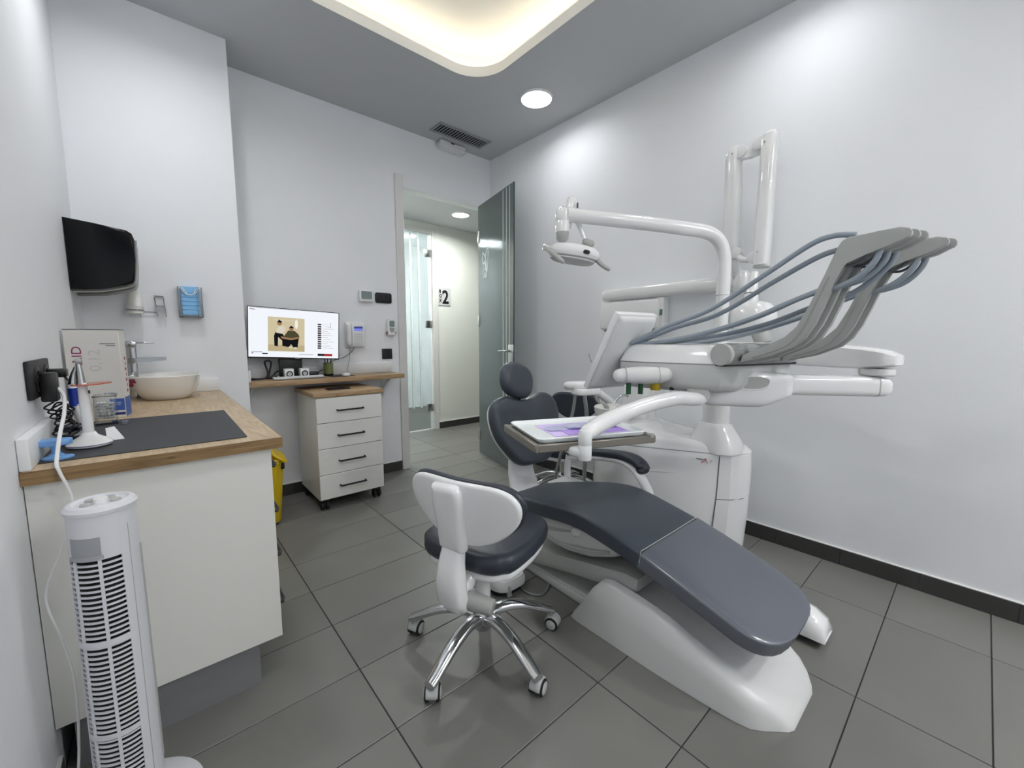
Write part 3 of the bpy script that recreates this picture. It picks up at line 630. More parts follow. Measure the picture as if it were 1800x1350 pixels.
flat(PP(superell(.065, .075, 2, 16, (.31, .83))), .0008, sskin); flat(PP([(.245, .85), (.30, .93), (.375, .87), (.36, .84), (.27, .85)]), .0010, sdark)
flat(PP([(.38, .16), (.56, .13), (.62, .22), (.70, .11), (.80, .13), (.84, .42), (.70, .45), (.44, .42), (.38, .34)]), .0010, sdark)
flat(PP([(.42, .44), (.54, .62), (.72, .62), (.83, .52), (.86, .42), (.62, .36), (.36, .40), (.34, .45)]), .0012, solive)
flat(PP([(.34, .44), (.36, .38), (.62, .34), (.84, .40), (.86, .45), (.62, .40)]), .0014, sskin)
flat(PP(superell(.06, .075, 2, 16, (.63, .68))), .0014, sskin); flat(PP([(.565, .70), (.62, .775), (.695, .72), (.68, .70)]), .0016, sdark)
flat(PP([(.55, .10), (.66, .09), (.64, .15), (.56, .15)]), .0014, slight); flat(PP([(.69, .08), (.78, .08), (.77, .14), (.70, .13)]), .0014, slight)
flat(PP(superell(.045, .14, 2, 18, (.77, .82))), .0006, emis('screen_surf', '#e8e4d8', .62))
flat(PP(R_(.14, .905, .70, .925)), .0006, slight)
for i in range(12):
    y = .246-.0155*i; flat(R_(.431, y, .455, y+.011), .0003, emis('screen_thumb', ['#2b2524', '#4a2f2a', '#1d1f22', '#5d4c40'][i % 4], .5), 'screen_thumbnail')
    flat(R_(.462, y+.006, .50+.02*(i % 3), y+.008), .0003, M['greyprint'], 'screen_line')
flat(R_(.431, .024, .531, .040), .0003, emis('screen_red', '#b01c22', .5), 'screen_banner'); flat(R_(.431, .024, .475, .040), .0005, sdark, 'screen_banner')
for (a, b, c, d) in ((.015, .325, .045, .329), (.010, .338, .30, .3395), (.020, .041, .085, .044), (.022, .031, .033, .037), (.31, .030, .40, .033), (.515, .23, .5175, .27)): flat(R_(a, b, c, d), .0003, M['darkprint'], 'screen_line')
flat(rrect(.034, .008, .0035, 3, (.100, .032)), .0003, sdark, 'screen_button')
part('badge', box((MW*.49, .002, .0015), (MW*.55, .007, .0022), 0, 1, Fm2), M['steel'], mo)
mid = Fm2 @ V((MW*.45, 0, -.03))
part('stand', merge(box((mid.x-.075, mid.y+.005, TZ+.010), (mid.x+.075, mid.y+.03, 1.07), .006, 2), box((mid.x-.03, mid.y+.02, 1.05), (mid.x+.03, mid.y+.05, 1.2), .004, 1)), M['black'], mo)
part('stand_foot', prism(rrect(.26, .13, .03, 5), .010, FZ(mid.x+.02, mid.y+.035, TZ+.0003), .002, 1), M['black'], mo)
# speakers
for i, x in enumerate((.716, .816)):
    sk = root('desk_speaker', (x, 3.235, TZ), ['small white cube speaker on the desk, the one nearer the stub wall', 'small white cube speaker on the desk, the one nearer the pen cup'][i], 'speaker', 'pair of small desk speakers')
    part('cabinet', box((x-.029, 3.200, TZ+.0005), (x+.029, 3.262, TZ+.072), .004, 2), M['white'], sk)
    part('surround', lathe([(.014, 0), (.0215, 0), (.0215, .003), (.014, .003)], (x, 3.201, TZ+.036), (0, -1, 0), 28), M['mblack'], sk)
    part('cone', lathe([(0, .001), (.006, .002), (.014, .0035), (.0145, 0)], (x, 3.201, TZ+.036), (0, -1, 0), 24), M['grey'], sk)
kb = root('keyboard', (.77, 3.165, TZ), 'slim white keyboard on the narrow desk in front of the two speakers', 'keyboard')
Fk = frame((.603, 3.135, TZ+.002), (1, .012, 0), (-.012, 1, .14))
part('case', box((0, 0, 0), (.335, .062, .008), .002, 1, Fk), M['steel'], kb)
kbm = None
for r_ in range(5):
    for c_ in range(15):
        x0 = .005+c_*.0217
        o = part('key', box((x0, .003+r_*.0116, .008), (x0+.0195, .0125+r_*.0116, .0105), .0008, 1, Fk), M['white'], kb, sm=0)
thing('mouse_pad', prism(rrect(.17, .15, .012, 4), .003, FZ(1.075, 3.225, TZ+.0002), .001, 1), M['mblack'], (1.075, 3.225, TZ), 'thin dark mouse pad on the desk under the white mouse', 'mouse pad')
ms = root('computer_mouse', (1.105, 3.20, TZ+.0035), 'white computer mouse on the dark pad', 'mouse')
part('shell', pad([((1.105, 3.165+.07*t, TZ+.0042), (1, 0, 0), (0, 0, 1), max(.002, .028*(1-(2*t-1)**4)**.5), max(.002, .020*(1-(2*t-1)**4)**.5), .0005) for t in [i/10 for i in range(11)]], 2.4, 24), M['white'], ms)
pc = root('pen_cup', (1.005, 3.29, TZ), 'olive green glass pen cup with pens on the desk', 'pen cup')
part('cup', lathe([(0, .0005), (.033, .0005), (.035, .004), (.035, .018)], (1.005, 3.29, TZ), n=28), M['black'], pc)
part('glass', lathe([(.035, .018), (.036, .10), (.034, .10), (.033, .02), (0, .02)], (1.005, 3.29, TZ), n=28), M['olive'], pc)
for i, (dx, dy, h, m_) in enumerate(((-.018, .0, .15, 'navy'), (.0, .010, .155, 'black'), (.015, -.006, .145, 'black'), (-.006, -.012, .15, 'navy'))):
    thing('pen', cyl((1.005+dx*.6, 3.29+dy*.6, TZ+.022), (1.005+dx*1.5, 3.29+dy*1.3, TZ+h), .004, n=10, bev=.001, seg=1), M[m_], (1.005+dx*.6, 3.29+dy*.6, TZ+.022),
          ['dark blue pen leaning to the monitor side of the olive cup', 'black pen upright at the back of the olive cup', 'black pen leaning to the mouse side of the olive cup', 'dark blue pen at the front of the olive cup'][i], 'pen', 'pens in the olive cup')
# cables on the desk
cb_ = [(.50, 3.30, TZ+.006), (.54, 3.28, TZ+.005), (.585, 3.29, TZ+.01), (.60, 3.30, TZ+.05), (.585, 3.30, TZ+.115), (.605, 3.30, TZ+.13), (.625, 3.30, TZ+.115), (.612, 3.30, TZ+.05), (.60, 3.29, TZ+.012), (.63, 3.30, TZ+.02), (.66, 3.31, TZ+.05), (.70, 3.31, TZ+.045), (.72, 3.31, TZ+.01)]
thing('power_cable', tube(cb_, .006, 8), M['black'], (.6, 3.3, TZ), 'looped black power cable at the stub wall end of the desk', 'cable')
pb = root('power_strip', (.63, 3.30, TZ), 'small black power adapter with a white plug lying behind the keyboard', 'adapter')
part('body', box((.590, 3.27, TZ+.0005), (.655, 3.315, TZ+.022), .005, 2), M['black'], pb)
part('plug', box((.655, 3.265, TZ+.0005), (.71, 3.30, TZ+.018), .004, 2), M['white'], pb)
thing('thin_cable', tube([(.475, 3.25, TZ+.0035), (.52, 3.24, TZ+.0032), (.56, 3.25, TZ+.0035), (.592, 3.28, TZ+.008)], .0025, 6), M['black'], (.52, 3.24, TZ), 'thin black cable lying on the desk by the stub wall', 'cable')
thing('black_adapter', merge(box((.86, 3.285, TZ+.0005), (.935, 3.345, TZ+.038), .008, 2), tube([(.86, 3.31, TZ+.02), (.83, 3.33, TZ+.07), (.80, 3.34, TZ+.10), (.78, 3.34, 1.03)], .004, 6), tube([(.935, 3.32, TZ+.02), (.96, 3.33, TZ+.04), (.99, 3.34, TZ+.045), (1.03, 3.345, TZ+.05)], .003, 6)), M['black'], (.9, 3.31, TZ), 'black power brick with cables behind the second speaker', 'adapter')

# wall devices
ph = root('wall_telephone', (1.25, YB-.03, 1.10), 'white wall telephone with a blue display beside the monitor', 'telephone')
Fp = FY(1.172, YB-.001, 1.110)
part('body', merge(box((0, 0, 0), (.150, .198, .030), .006, 3, Fp), box((.045, .004, .030), (.148, .194, .038), .004, 2, Fp)), M['white'], ph)
hs = part('handset', pad([(Fp @ V((.020, .004+.19*t, .034)), (1, 0, 0), (0, -1, 0), .019*(1-(2*t-1)**8)**.5+.001, .020*(1-(2*t-1)**8)**.5+.002, .014) for t in [i/12 for i in range(13)]], 3.5, 20), M['white'], ph)
part('display', box((.062, .130, .0375), (.132, .165, .0395), .001, 1, Fp), M['lcdb'], ph, 'blue lit display')
part('display_band', box((.062, .150, .0395), (.132, .166, .040), 0, 1, Fp), M['lcdd'], ph, 'dark blue band of the display')
for i in range(4):
    for j in range(5): part('key', box((.066+.016*i, .022+.019*j, .038), (.078+.016*i, .034+.019*j, .041), .0012, 1, Fp), M['satin'], ph, sm=0)
thing('phone_cord', tube([(1.205, YB-.022, 1.112), (1.20, YB-.02, 1.06), (1.19, YB-.022, 1.00), (1.175, YB-.03, .94), (1.165, YB-.05, TZ+.004), (1.13, YB-.06, TZ+.004)], .0028, 6), M['grey'], (1.19, YB-.02, TZ), 'thin grey cord hanging from the wall telephone to the desk', 'cord')
thing('screen_cord', tube([(1.24, YB-.020, 1.112), (1.21, YB-.02, 1.07), (1.15, YB-.03, 1.03), (1.08, YB-.05, 1.015), (1.04, YB-.06, 1.0), (1.0, YB-.07, .97)], .0028, 6), M['darkprint'], (1.1, YB-.03, .97), 'dark thin cord running from the telephone behind the monitor', 'cord')
th = root('thermostat', (1.35, YB-.02, 1.48), 'white thermostat with grey display on the wall by the door frame', 'thermostat')
part('case', box((1.293, YB-.030, 1.478), (1.408, YB-.0005, 1.572), .006, 3), M['white'], th)
part('display', box((1.308, YB-.0315, 1.500), (1.395, YB-.029, 1.562), .002, 1), M['lcd'], th, 'grey display')
sw = root('switch_plate', (1.505, YB-.01, 1.48), 'black oblong switch plate beside the white thermostat', 'switch')
part('plate', prism(rrect(.142, .086, .014, 5), .010, FY(1.505, YB-.0005, 1.520), .003, 2), M['mblack'], sw)
for i in range(3): part('button', box((1.462+.030*i, YB-.013, 1.497), (1.490+.030*i, YB-.010, 1.543), .002, 1), M['black'], sw)
rc = root('remote_control', (1.555, YB-.03, 1.21), 'white remote control with grey displays in its wall holder', 'remote control')
part('body', prism(rrect(.070, .128, .022, 6), .022, FY(1.556, YB-.014, 1.285), .006, 3), M['white'], rc)
part('display', prism(rrect(.046, .052, .006, 3), .002, FY(1.560, YB-.0355, 1.305), .0006, 1), M['lcd'], rc, 'grey upper display')
part('lower_display', prism([(-.021, .02), (.021, .02), (.021, .0), (.010, -.020), (-.010, -.020), (-.021, .0)], .002, FY(1.560, YB-.0355, 1.253), .0006, 1), M['dialg'], rc, 'grey lower display')
part('holder', merge(box((1.520, YB-.040, 1.206), (1.592, YB-.0005, 1.232), .006, 2), box((1.522, YB-.014, 1.206), (1.590, YB-.0005, 1.30), .004, 1)), M['white'], rc)
part('holder_side', merge(box((1.516, YB-.034, 1.214), (1.5195, YB-.010, 1.238), .001, 1), box((1.5925, YB-.034, 1.214), (1.596, YB-.010, 1.238), .001, 1)), M['maroon'], rc)
s2 = root('wall_switch', (1.522, YB-.01, 1.00), 'square black double switch above the desk upstand', 'switch')
part('plate', box((1.477, YB-.010, 1.005), (1.567, YB-.0005, 1.094), .003, 2), M['mblack'], s2)
for x in (1.484, 1.524): part('rocker', box((x, YB-.014, 1.013), (x+.036, YB-.009, 1.086), .002, 1), M['black'], s2)

# drawer unit
du = root('drawer_unit', (1.015, 3.10, 0), 'white rolling pedestal with four drawers and an oak top beneath the wall desk', 'drawer unit')
part('carcass', box((.787, 2.885, .080), (1.235, 3.33, .785), .0015, 1), M['lam'], du)
part('top', box((.775, 2.868, .787), (1.252, 3.345, .818), .003, 2), M['oakx'], du)
zs = [.084, .257, .436, .613, .783]
for a, b in zip(zs, zs[1:]):
    d_ = part('drawer', box((.7875, 2.866, a+.002), (1.2345, 2.884, b-.002), .0015, 1), M['lam2'], du)
    zc = (a+b)/2-.002
    part('handle', tube([(.920, 2.866, zc), (.920, 2.840, zc), (1.095, 2.840, zc), (1.095, 2.866, zc)], .0058, 10, smooth=False, sq=3), M['mblack'], d_)
for x, y in ((.825, 2.92), (1.195, 2.92), (.825, 3.29), (1.195, 3.29)):
    k = part('caster', merge(box((x-.026, y-.022, .060), (x+.026, y+.026, .080), .003, 1), box((x-.008, y-.02, .025), (x+.008, y+.02, .062), .004, 1)), M['black'], du)
    for sx_ in (-1, 1): part('wheel', cyl((x+sx_*.008, y, .031), (x+sx_*.027, y, .031), .031, n=22, bev=.005), M['rubber'], k)
tb = root('mobile_phone', (.985, 3.06, .818), 'black mobile phone lying flat on the drawer unit top', 'phone')
part('body', prism(rrect(.158, .074, .010, 4), .008, frame((.985, 3.03, .8185), (1, .06, 0), (-.06, 1, 0)), .002, 2), M['black'], tb)
part('screen', prism(rrect(.148, .066, .008, 4), .0008, frame((.985, 3.03, .8266), (1, .06, 0), (-.06, 1, 0))), M['gblack'], tb)

# yellow clinical waste bin
yb = root('waste_bin', (.43, 2.95, 0), 'yellow plastic waste bin with a tilted lid beyond the wash counter', 'bin')
part('body', loft([[V((.432+sx_*a, 2.96+sy_*b, z)) for sx_, sy_ in ((-1, -.7), (-.7, -1), (.7, -1), (1, -.7), (1, .7), (.7, 1), (-.7, 1), (-1, .7))] for a, b, z in ((.105, .105, .012), (.118, .118, .03), (.142, .142, .40), (.150, .150, .405), (.150, .150, .43), (.140, .140, .43), (.136, .136, .40), (.108, .108, .04))]), M['yellow'], yb)
part('rim', tube([(.432+.152*u, 2.96+.152*v_, .43) for u, v_ in superell(1, 1, 5, 40)]+[(.432+.152, 2.96, .43)], .008, 8, smooth=False), M['yellow'], yb)
part('lid', cushion(rrect(.28, .10, .03, 4), .014, frame((.560, 2.93, .44), (.1, 1, 0), (.75, -.08, -.62)), .006), M['yellow'], yb)
part('clip', box((.552, 2.845, .36), (.579, 2.875, .40), .006, 2), M['black'], yb)
part('foot', box((.33, 2.87, .0), (.53, 3.05, .014), .004, 1), M['black'], yb)

# tower fan
FX0, FY0 = -.112, 1.285
tf = root('tower_fan', (FX0, FY0, 0), 'white tower fan standing in front of the wash counter end panel', 'fan')
ang0 = math.atan2(-FY0, -FX0)   # towards the viewer side of the room
part('base', lathe([(0, 0), (.135, 0), (.14, .006), (.138, .014), (.10, .026), (.060, .036), (0, .036)], (FX0, FY0, 0), n=56), M['fanw'], tf)
RF = .058
def fring(a0, a1, r, z, n=24): return [V((FX0+r*math.cos(a0+(a1-a0)*i/n), FY0+r*math.sin(a0+(a1-a0)*i/n), z)) for i in range(n+1)]
gr0, gr1 = ang0-1.35, ang0+.42        # grille sector
def shell(a0, a1, z0, z1, t=.003, r0=RF, r1=RF, n=28):
    secs = []
    for i in range(n+1):
        a = a0+(a1-a0)*i/n; c, s = math.cos(a), math.sin(a)
        secs.append([V((FX0+(r)*c, FY0+(r)*s, z)) for r, z in ((r0, z0), (r1, z1), (r1-t, z1), (r0-t, z0))])
    return loft(secs)
body = merge(shell(gr1, gr0+2*PI, .03, .80, r0=RF+.004), shell(gr0, gr1, .700, .80), shell(gr0, gr1, .03, .062, r0=RF+.004))
part('body', body, M['fanw'], tf)
part('inner_core', lathe([(0, .04), (RF-.010, .04), (RF-.010, .70), (0, .70)], (FX0, FY0, 0), n=28), M['fandark'], tf)
part('cap', lathe([(RF-.006, .795), (RF+.003, .80), (RF+.004, .808), (RF-.002, .816), (RF-.010, .818), (RF-.014, .813), (0, .812)], (FX0, FY0, 0), n=44), M['fanw'], tf)
for i in range(4):
    a = ang0+1.2+i*1.3; part('button', lathe([(0, 0), (.011, 0), (.009, .005), (0, .006)], (FX0+.026*math.cos(a), FY0+.026*math.sin(a), .812), n=16), M['grey'], tf)
part('dial', lathe([(0, 0), (.014, 0), (.012, .010), (0, .011)], (FX0, FY0, .812), n=20), M['white'], tf)
part('grip_recess', merge(shell(gr0+.25, gr1-.55, .710, .752, r0=RF+.0012, r1=RF+.0012, t=.002), shell(gr0+.2, gr1-.5, .704, .711, r0=RF+.004, r1=RF+.003)), mat('grip_grey', '#9a9ca0', .5), tf)
nsl = 52
for i in range(nsl):
    z = .075+i*(.700-.075)/nsl
    part('slat', shell(gr0, gr1, z, z+(.0042 if i > 5 else .0090), .0032, r0=RF+.001, r1=RF+.001, n=14), M['fanw'], tf, sm=50)
for a in (gr0+.35, gr1-.62): part('rib', shell(a-.05, a+.05, .065, .70, .003, r0=RF+.003, r1=RF+.002, n=4), M['fanw'], tf)
for z in (.275, .50): part('cross_band', shell(gr0, gr1, z, z+.011, .003, r0=RF+.003, r1=RF+.003, n=14), M['fanw'], tf)
part('seam', merge(shell(gr1+.28, gr1+.30, .10, .765, .002, r0=RF+.0045, r1=RF+.0008, n=1), shell(gr1+.85, gr1+.95, .14, .70, .004, r0=RF+.006, r1=RF+.0026, n=2)), M['grey'], tf)
thing('fan_cable', tube([(-.214, 1.762, 1.035), (-.200, 1.72, 1.015), (-.196, 1.66, .975), (-.200, 1.585, .925), (-.200, 1.51, .880), (-.198, 1.482, .8655), (-.193, 1.4765, .848), (-.178, 1.470, .77), (-.205, 1.462, .66), (-.236, 1.44, .56), (-.213, 1.40, .46), (-.195, 1.36, .36), (-.20, 1.345, .20), (-.215, 1.335, .06), (-.21, 1.32, .012), (-.18, 1.30, .030)], [.0042, .0042, .0042, .0042, .0042, .004, .0036]+[.0026]*9, 8), M['white'], (-.20, 1.48, .0), 'white cable hanging over the wash counter edge down to the tower fan', 'cable')

# ================================================================== DENTAL CHAIR
CX = 1.50
dc = root('dental_chair', (CX, .95, 0), 'slate grey dental treatment chair on a white base, clear cover on its leg rest', 'dental chair')
AX, UPZ = (1, 0, 0), (0, 0, 1)
# (y, top z, half width, thickness) along the seat and leg rest, from the seat's back end to the foot
st = [(1.600, .360, .110, .050), (1.545, .378, .150, .062), (1.470, .398, .175, .072), (1.380, .420, .195, .078), (1.290, .440, .214, .080), (1.200, .458, .226, .080), (1.110, .470, .231, .080), (1.030, .471, .231, .080),
      (.950, .459, .230, .078), (.850, .438, .229, .074), (.750, .415, .228, .070), (.650, .386, .227, .066), (.550, .354, .225, .062), (.470, .327, .222, .060)]
def seat_st(q, infl=0):
    out = []; Q = spl(q, 5)
    for i, s in enumerate(Q):
        a, b = Q[max(0, i-1)], Q[min(len(Q)-1, i+1)]
        t = V((0, b[0]-a[0], b[1]-a[1])).normalized(); nz = V((1, 0, 0)).cross(t)
        if nz.z < 0: nz = -nz
        c = V((CX, s[0], s[1]))-nz*s[3]/2
        out.append((c, AX, nz, s[2]+infl, s[3]/2+infl, s[3]/2+infl))
    return out
def foot_end(y0, z0, hw, th, n=9, L=.165):
    out = []
    for i in range(1, n+1):
        s = math.sin(PI/2*i/n); f = (1-s**3.0)**(1/3.0) if s < 1 else 0
        out.append((y0-L*s, z0-.34*L*s, max(.012, hw*f), max(.012, th*(.45+.55*f**.5)) if i < n else .02))
    return out
full = seat_st(st); Q = spl(st, 5)
feet = foot_end(.470, .327, .222, .060)
def rigid(q, infl=0):
    out = []
    for i, s in enumerate(q):
        a, b = q[max(0, i-1)], q[min(len(q)-1, i+1)]
        t = V((0, b[0]-a[0], b[1]-a[1])).normalized(); nz = V((1, 0, 0)).cross(t)
        if nz.z < 0: nz = -nz
        out.append((V((CX, s[0], s[1]))-nz*s[3]/2, AX, nz, s[2]+infl, s[3]/2+infl, s[3]/2+infl))
    return out
back_end = [(1.635, .345, .012, .012), (1.630, .350, .06, .03)]
allq = back_end+[tuple(q) for q in Q]+feet
part('seat_cushion', pad(rigid(allq), 8.0, 72), M['uph'], dc)
cv = [q for q in allq if q[0] <= .752]
part('leg_cover', pad(rigid(cv, .0032)[:-1], 8.0, 72), M['cover'], dc, 'clear plastic cover over the foot half')
part('cover_seam', tube([V((CX-.225, .755, .356)), V((CX-.232, .755, .385)), V((CX-.222, .755, .4195)), V((CX, .752, .4215)), V((CX+.222, .755, .4195)), V((CX+.232, .755, .385))], .0016, 6, smooth=False), M['grey'], dc)
part('cover_hook', tube([(1.36, .368, .246), (1.36, .350, .236), (1.36, .335, .240), (1.36, .332, .252)], .003, 8), M['steel'], dc)
# base
bx0, bx1 = 1.262, 1.690
secs = []
for y, x0, x1, z in ((1.072, bx0+.012, bx1-.012, .003), (1.060, bx0+.003, bx1-.003, .030), (1.020, bx0, bx1, .092), (.975, bx0, bx1, .168), (.935, bx0, bx1, .214), (.900, bx0, bx1, .223), (.860, bx0, bx1, .222), (.780, bx0, bx1, .216), (.700, bx0, bx1, .205), (.640, bx0+.002, bx1, .189), (.590, bx0+.004, bx1, .171),
                     (.530, bx0+.007, bx1-.002, .151), (.488, bx0+.010, bx1-.004, .137), (.450, bx0+.013, bx1-.007, .123), (.410, bx0+.018, bx1-.012, .108), (.372, bx0+.028, bx1-.02, .093), (.340, bx0+.055, bx1-.028, .072), (.312, bx0+.085, bx1-.045, .043), (.292, bx0+.105, bx1-.075, .018), (.283, bx0+.125, bx1-.105, .004)):
    d = .034*max(0, min(1, (y-.40)/.08))*max(0, min(1, (z-.1)/.08)); e = max(.02, z)
    secs.append([V((x, y, zz)) for x, zz in ((x0, .001), (x0+.004, z*.55), (x0+.012, z*.86), (x0+.026, z*.975), (x0+.040, z), (x0+.062, z), (x0+.092, z-d), ((x0+x1)/2, z-d*1.05), (x1-.092, z-d), (x1-.062, z), (x1-.040, z), (x1-.026, z*.975), (x1-.012, z*.86), (x1-.004, z*.55), (x1, .001))])
part('base', loft(secs), M['satin'], dc, sm=42)
part('floor_plate', merge(prism([(1.352, 1.02), (1.620, 1.02), (1.600, 1.50), (1.372, 1.50)], .040, FZ(0, 0, .001), .010, 2), box((1.366, .98, .036), (1.61, 1.47, .056), .006, 2)), M['satin'], dc)
part('lift_arm', loft([[V((x, y, z)) for x, z in ((1.340, z0), (1.640, z0), (1.648, z0+.02), (1.640, z1), (1.340, z1), (1.332, z0+.02))] for y, z0, z1 in ((1.46, .075, .128), (1.40, .08, .150), (1.1, .145, .215), (.86, .19, .262), (.80, .215, .262))]), M['grey'], dc)
part('pump_box', merge(box((1.335, 1.43, .085), (1.46, 1.52, .165), .012, 3), box((1.34, 1.50, .06), (1.42, 1.575, .11), .014, 3)), M['satin'], dc)
part('switch_box', box((1.322, 1.455, .092), (1.345, 1.505, .140), .003, 1), M['dialg'], dc)
secs = []
for y, hw, zb, zt in ((1.56, .05, .300, .325), (1.50, .12, .262, .345), (1.40, .168, .232, .352), (1.28, .185, .222, .372), (1.15, .190, .225, .392), (1.03, .190, .245, .398), (.93, .186, .285, .392), (.86, .176, .325, .378), (.82, .15, .350, .365)):
    secs.append([V((CX+x, y, z)) for x, z in ((-hw, zt), (-hw*.99, (zt+zb)/2+.01), (-hw*.90, zb+.022), (-hw*.70, zb+.004), (0, zb), (hw*.70, zb+.004), (hw*.90, zb+.022), (hw*.99, (zt+zb)/2+.01), (hw, zt))])
part('seat_shell', loft(secs), M['satin'], dc, sm=50)
part('shell_rib', merge(tube([(CX-.183, 1.06, .375), (CX-.187, 1.14, .345), (CX-.187, 1.25, .318), (CX-.18, 1.36, .305)], .007, 8, ell=(.6, 1)), tube([(CX-.180, .92, .33), (CX-.186, 1.02, .300), (CX-.184, 1.15, .272), (CX-.178, 1.30, .262)], .007, 8, ell=(.6, 1))), M['grey'], dc)
part('pivot_cap', lathe([(0, .010), (.016, .010), (.021, .004), (.022, -.01), (0, -.01)], (CX-.190, 1.085, .362), (-1, 0, .1), 24), M['gloss'], dc)
# back rest
part('back_support', pad(rigid([(1.46, .345, .085, .05), (1.55, .352, .092, .05), (1.605, .395, .094, .046), (1.622, .455, .090, .042), (1.632, .52, .080, .040), (1.648, .60, .07, .036)]), 3.2, 28), M['gloss'], dc)
o_ = [(0, .852), (.045, .856), (.085, .872), (.125, .884), (.165, .879), (.20, .862), (.226, .832), (.238, .79), (.238, .74), (.228, .69), (.210, .645), (.182, .60), (.150, .557), (.118, .525), (.085, .508), (.04, .503)]
o_ = o_+[(-a, b) for a, b in o_[::-1] if a > 0]+[(-.0, .503)][:0]
o_ = [p[:2] for p in spl([(a, b-.69) for a, b in o_]+[(0, .852-.69)], 3)][:-1]
tilt = math.atan2(.105, .36)
Mb = frame((CX+.012, 1.600, .69), (1, 0, 0), (0, math.sin(tilt), math.cos(tilt)))
part('backrest', cushion(o_, .078, Mb, .030, .006), M['uph'], dc)
part('backrest_shell', cushion([(a*.93, b*.95) for a, b in o_], .03, Mb @ Matrix.Translation((0, 0, -.046)), .012), M['gloss'], dc)
part('headrest_bracket', merge(box((CX-.016, 1.662, .80), (CX+.016, 1.682, .935), .004, 2), lathe([(0, -.03), (.013, -.03), (.013, .03), (0, .03)], (CX, 1.655, .870), (1, 0, 0), 18)), M['mblack'], dc)
part('headrest_joint', merge(cyl((CX-.016, 1.645, .868), (CX-.002, 1.645, .868), .010, n=16), cyl((CX+.002, 1.645, .868), (CX+.016, 1.645, .868), .010, n=16)), M['chrome'], dc)
Mh = frame((CX-.028, 1.650, .957), (1, .12, -.28), (.26, .26, .96))
part('headrest', cushion(superell(.122, .098, 2.35, 44), .072, Mh, .034, .004), M['uph'], dc)
# arm rest
arm = [(1.775, 1.53, .526, .022), (1.780, 1.46, .545, .026), (1.782, 1.36, .563, .030), (1.782, 1.26, .578, .033), (1.782, 1.17, .586, .035), (1.780, 1.105, .580, .036), (1.778, 1.065, .560, .035), (1.776, 1.055, .538, .030)]
part('armrest', tube([a[:3] for a in arm], [a[3] for a in arm], 20, 6, ell=(1.1, .62), upv=(0, .15, 1), rounded=True, sq=2.6), M['uphd'], dc)
part('arm_frame', tube([(1.775, 1.53, .498), (1.780, 1.42, .527), (1.781, 1.27, .551), (1.780, 1.17, .556), (1.775, 1.09, .525), (1.755, 1.02, .465), (1.735, .98, .41)], [.018, .022, .024, .024, .024, .022, .018], 16, 6, ell=(1.1, .75), upv=(0, .3, 1)), M['gloss'], dc)
part('arm_bracket', box((1.62, 1.40, .345), (1.79, 1.56, .385), .014, 3), M['satin'], dc)
part('arm_post', tube([(1.775, 1.54, .37), (1.778, 1.545, .44), (1.775, 1.53, .51)], .020, 14), M['gloss'], dc)

# foot controls
fc = root('foot_control', (1.195, 1.44, 0), 'white foot control with a round grey dial on the floor behind the stool', 'foot control')
part('housing', loft([[V((1.195+a*u, 1.455+b*v_+.0, z)) for u, v_ in superell(1, 1, 3.2, 36)] for a, b, z in ((.085, .105, .020), (.096, .118, .028), (.096, .118, .050), (.086, .108, .072), (.06, .08, .078), (.01, .01, .079))]), M['white'], fc)
part('base_plate', loft([[V((1.195+a*u, 1.455+b*v_, z)) for u, v_ in superell(1, 1, 3.2, 36)] for a, b, z in ((.080, .10, .0), (.086, .106, .004), (.084, .104, .021))]), M['rubber'], fc)
part('dial', lathe([(0, 0), (.052, 0), (.055, .005), (.050, .012), (.040, .015), (.030, .022), (.016, .024), (.014, .034), (0, .036)], (1.185, 1.435, .078), n=40), M['dialg'], fc)
for k in range(10): part('dial_notch', cyl((1.185+.053*math.cos(k*PI/5), 1.435+.053*math.sin(k*PI/5), .079), (1.185+.053*math.cos(k*PI/5), 1.435+.053*math.sin(k*PI/5), .089), .006, n=8), M['dialg'], fc, sm=0)
part('grip', merge(box((1.145, 1.338, .010), (1.172, 1.362, .056), .008, 2), box((1.146, 1.335, .0), (1.171, 1.352, .014), .004, 1)), M['grey'], fc)
thing('foot_control_cable', tube([(1.262, 1.52, .045), (1.275, 1.50, .012), (1.255, 1.40, .006), (1.235, 1.31, .006), (1.27, 1.255, .006), (1.345, 1.275, .006), (1.40, 1.35, .012), (1.395, 1.44, .06), (1.385, 1.475, .10)], .0045, 8), M['hose2'], (1.27, 1.3, 0), 'thin grey cable looping on the floor from the foot control to the chair base', 'cable')
fp = root('foot_pedal', (1.93, .42, 0), 'white arched pedal housing on the floor beside the foot end of the chair', 'pedal')
secs = []
for y, z1, x0, x1 in ((.312, .020, 1.842, 1.950), (.305, .060, 1.840, 1.958), (.318, .092, 1.838, 1.962), (.360, .118, 1.836, 1.966), (.42, .130, 1.836, 1.968), (.52, .134, 1.838, 1.968), (.60, .124, 1.842, 1.962), (.66, .08, 1.85, 1.95), (.675, .03, 1.86, 1.94)):
    zb = .012 if y > .5 else .030
    secs.append([V((x, y, z)) for x, z in ((x0, min(zb, z1-.004)), (x0+.004, z1*.7), (x0+.022, z1*.95), (x0+.05, z1), (x1-.05, z1), (x1-.022, z1*.93), (x1-.004, z1*.62), (x1, min(zb, z1-.004)))])
part('housing', loft(secs), M['gloss'], fp, sm=50)
part('side_lip', prism([(.36, .0), (.40, .045), (.64, .05), (.66, .0)], .010, frame((1.966, 0, 0), (0, 1, 0), (0, 0, 1)), .003, 1), M['gloss'], fp)
part('pedal', merge(box((1.862, .40, .0), (1.942, .64, .022), .004, 1), box((1.87, .345, .014), (1.935, .42, .024), .003, 1)), M['rubber'], fp)

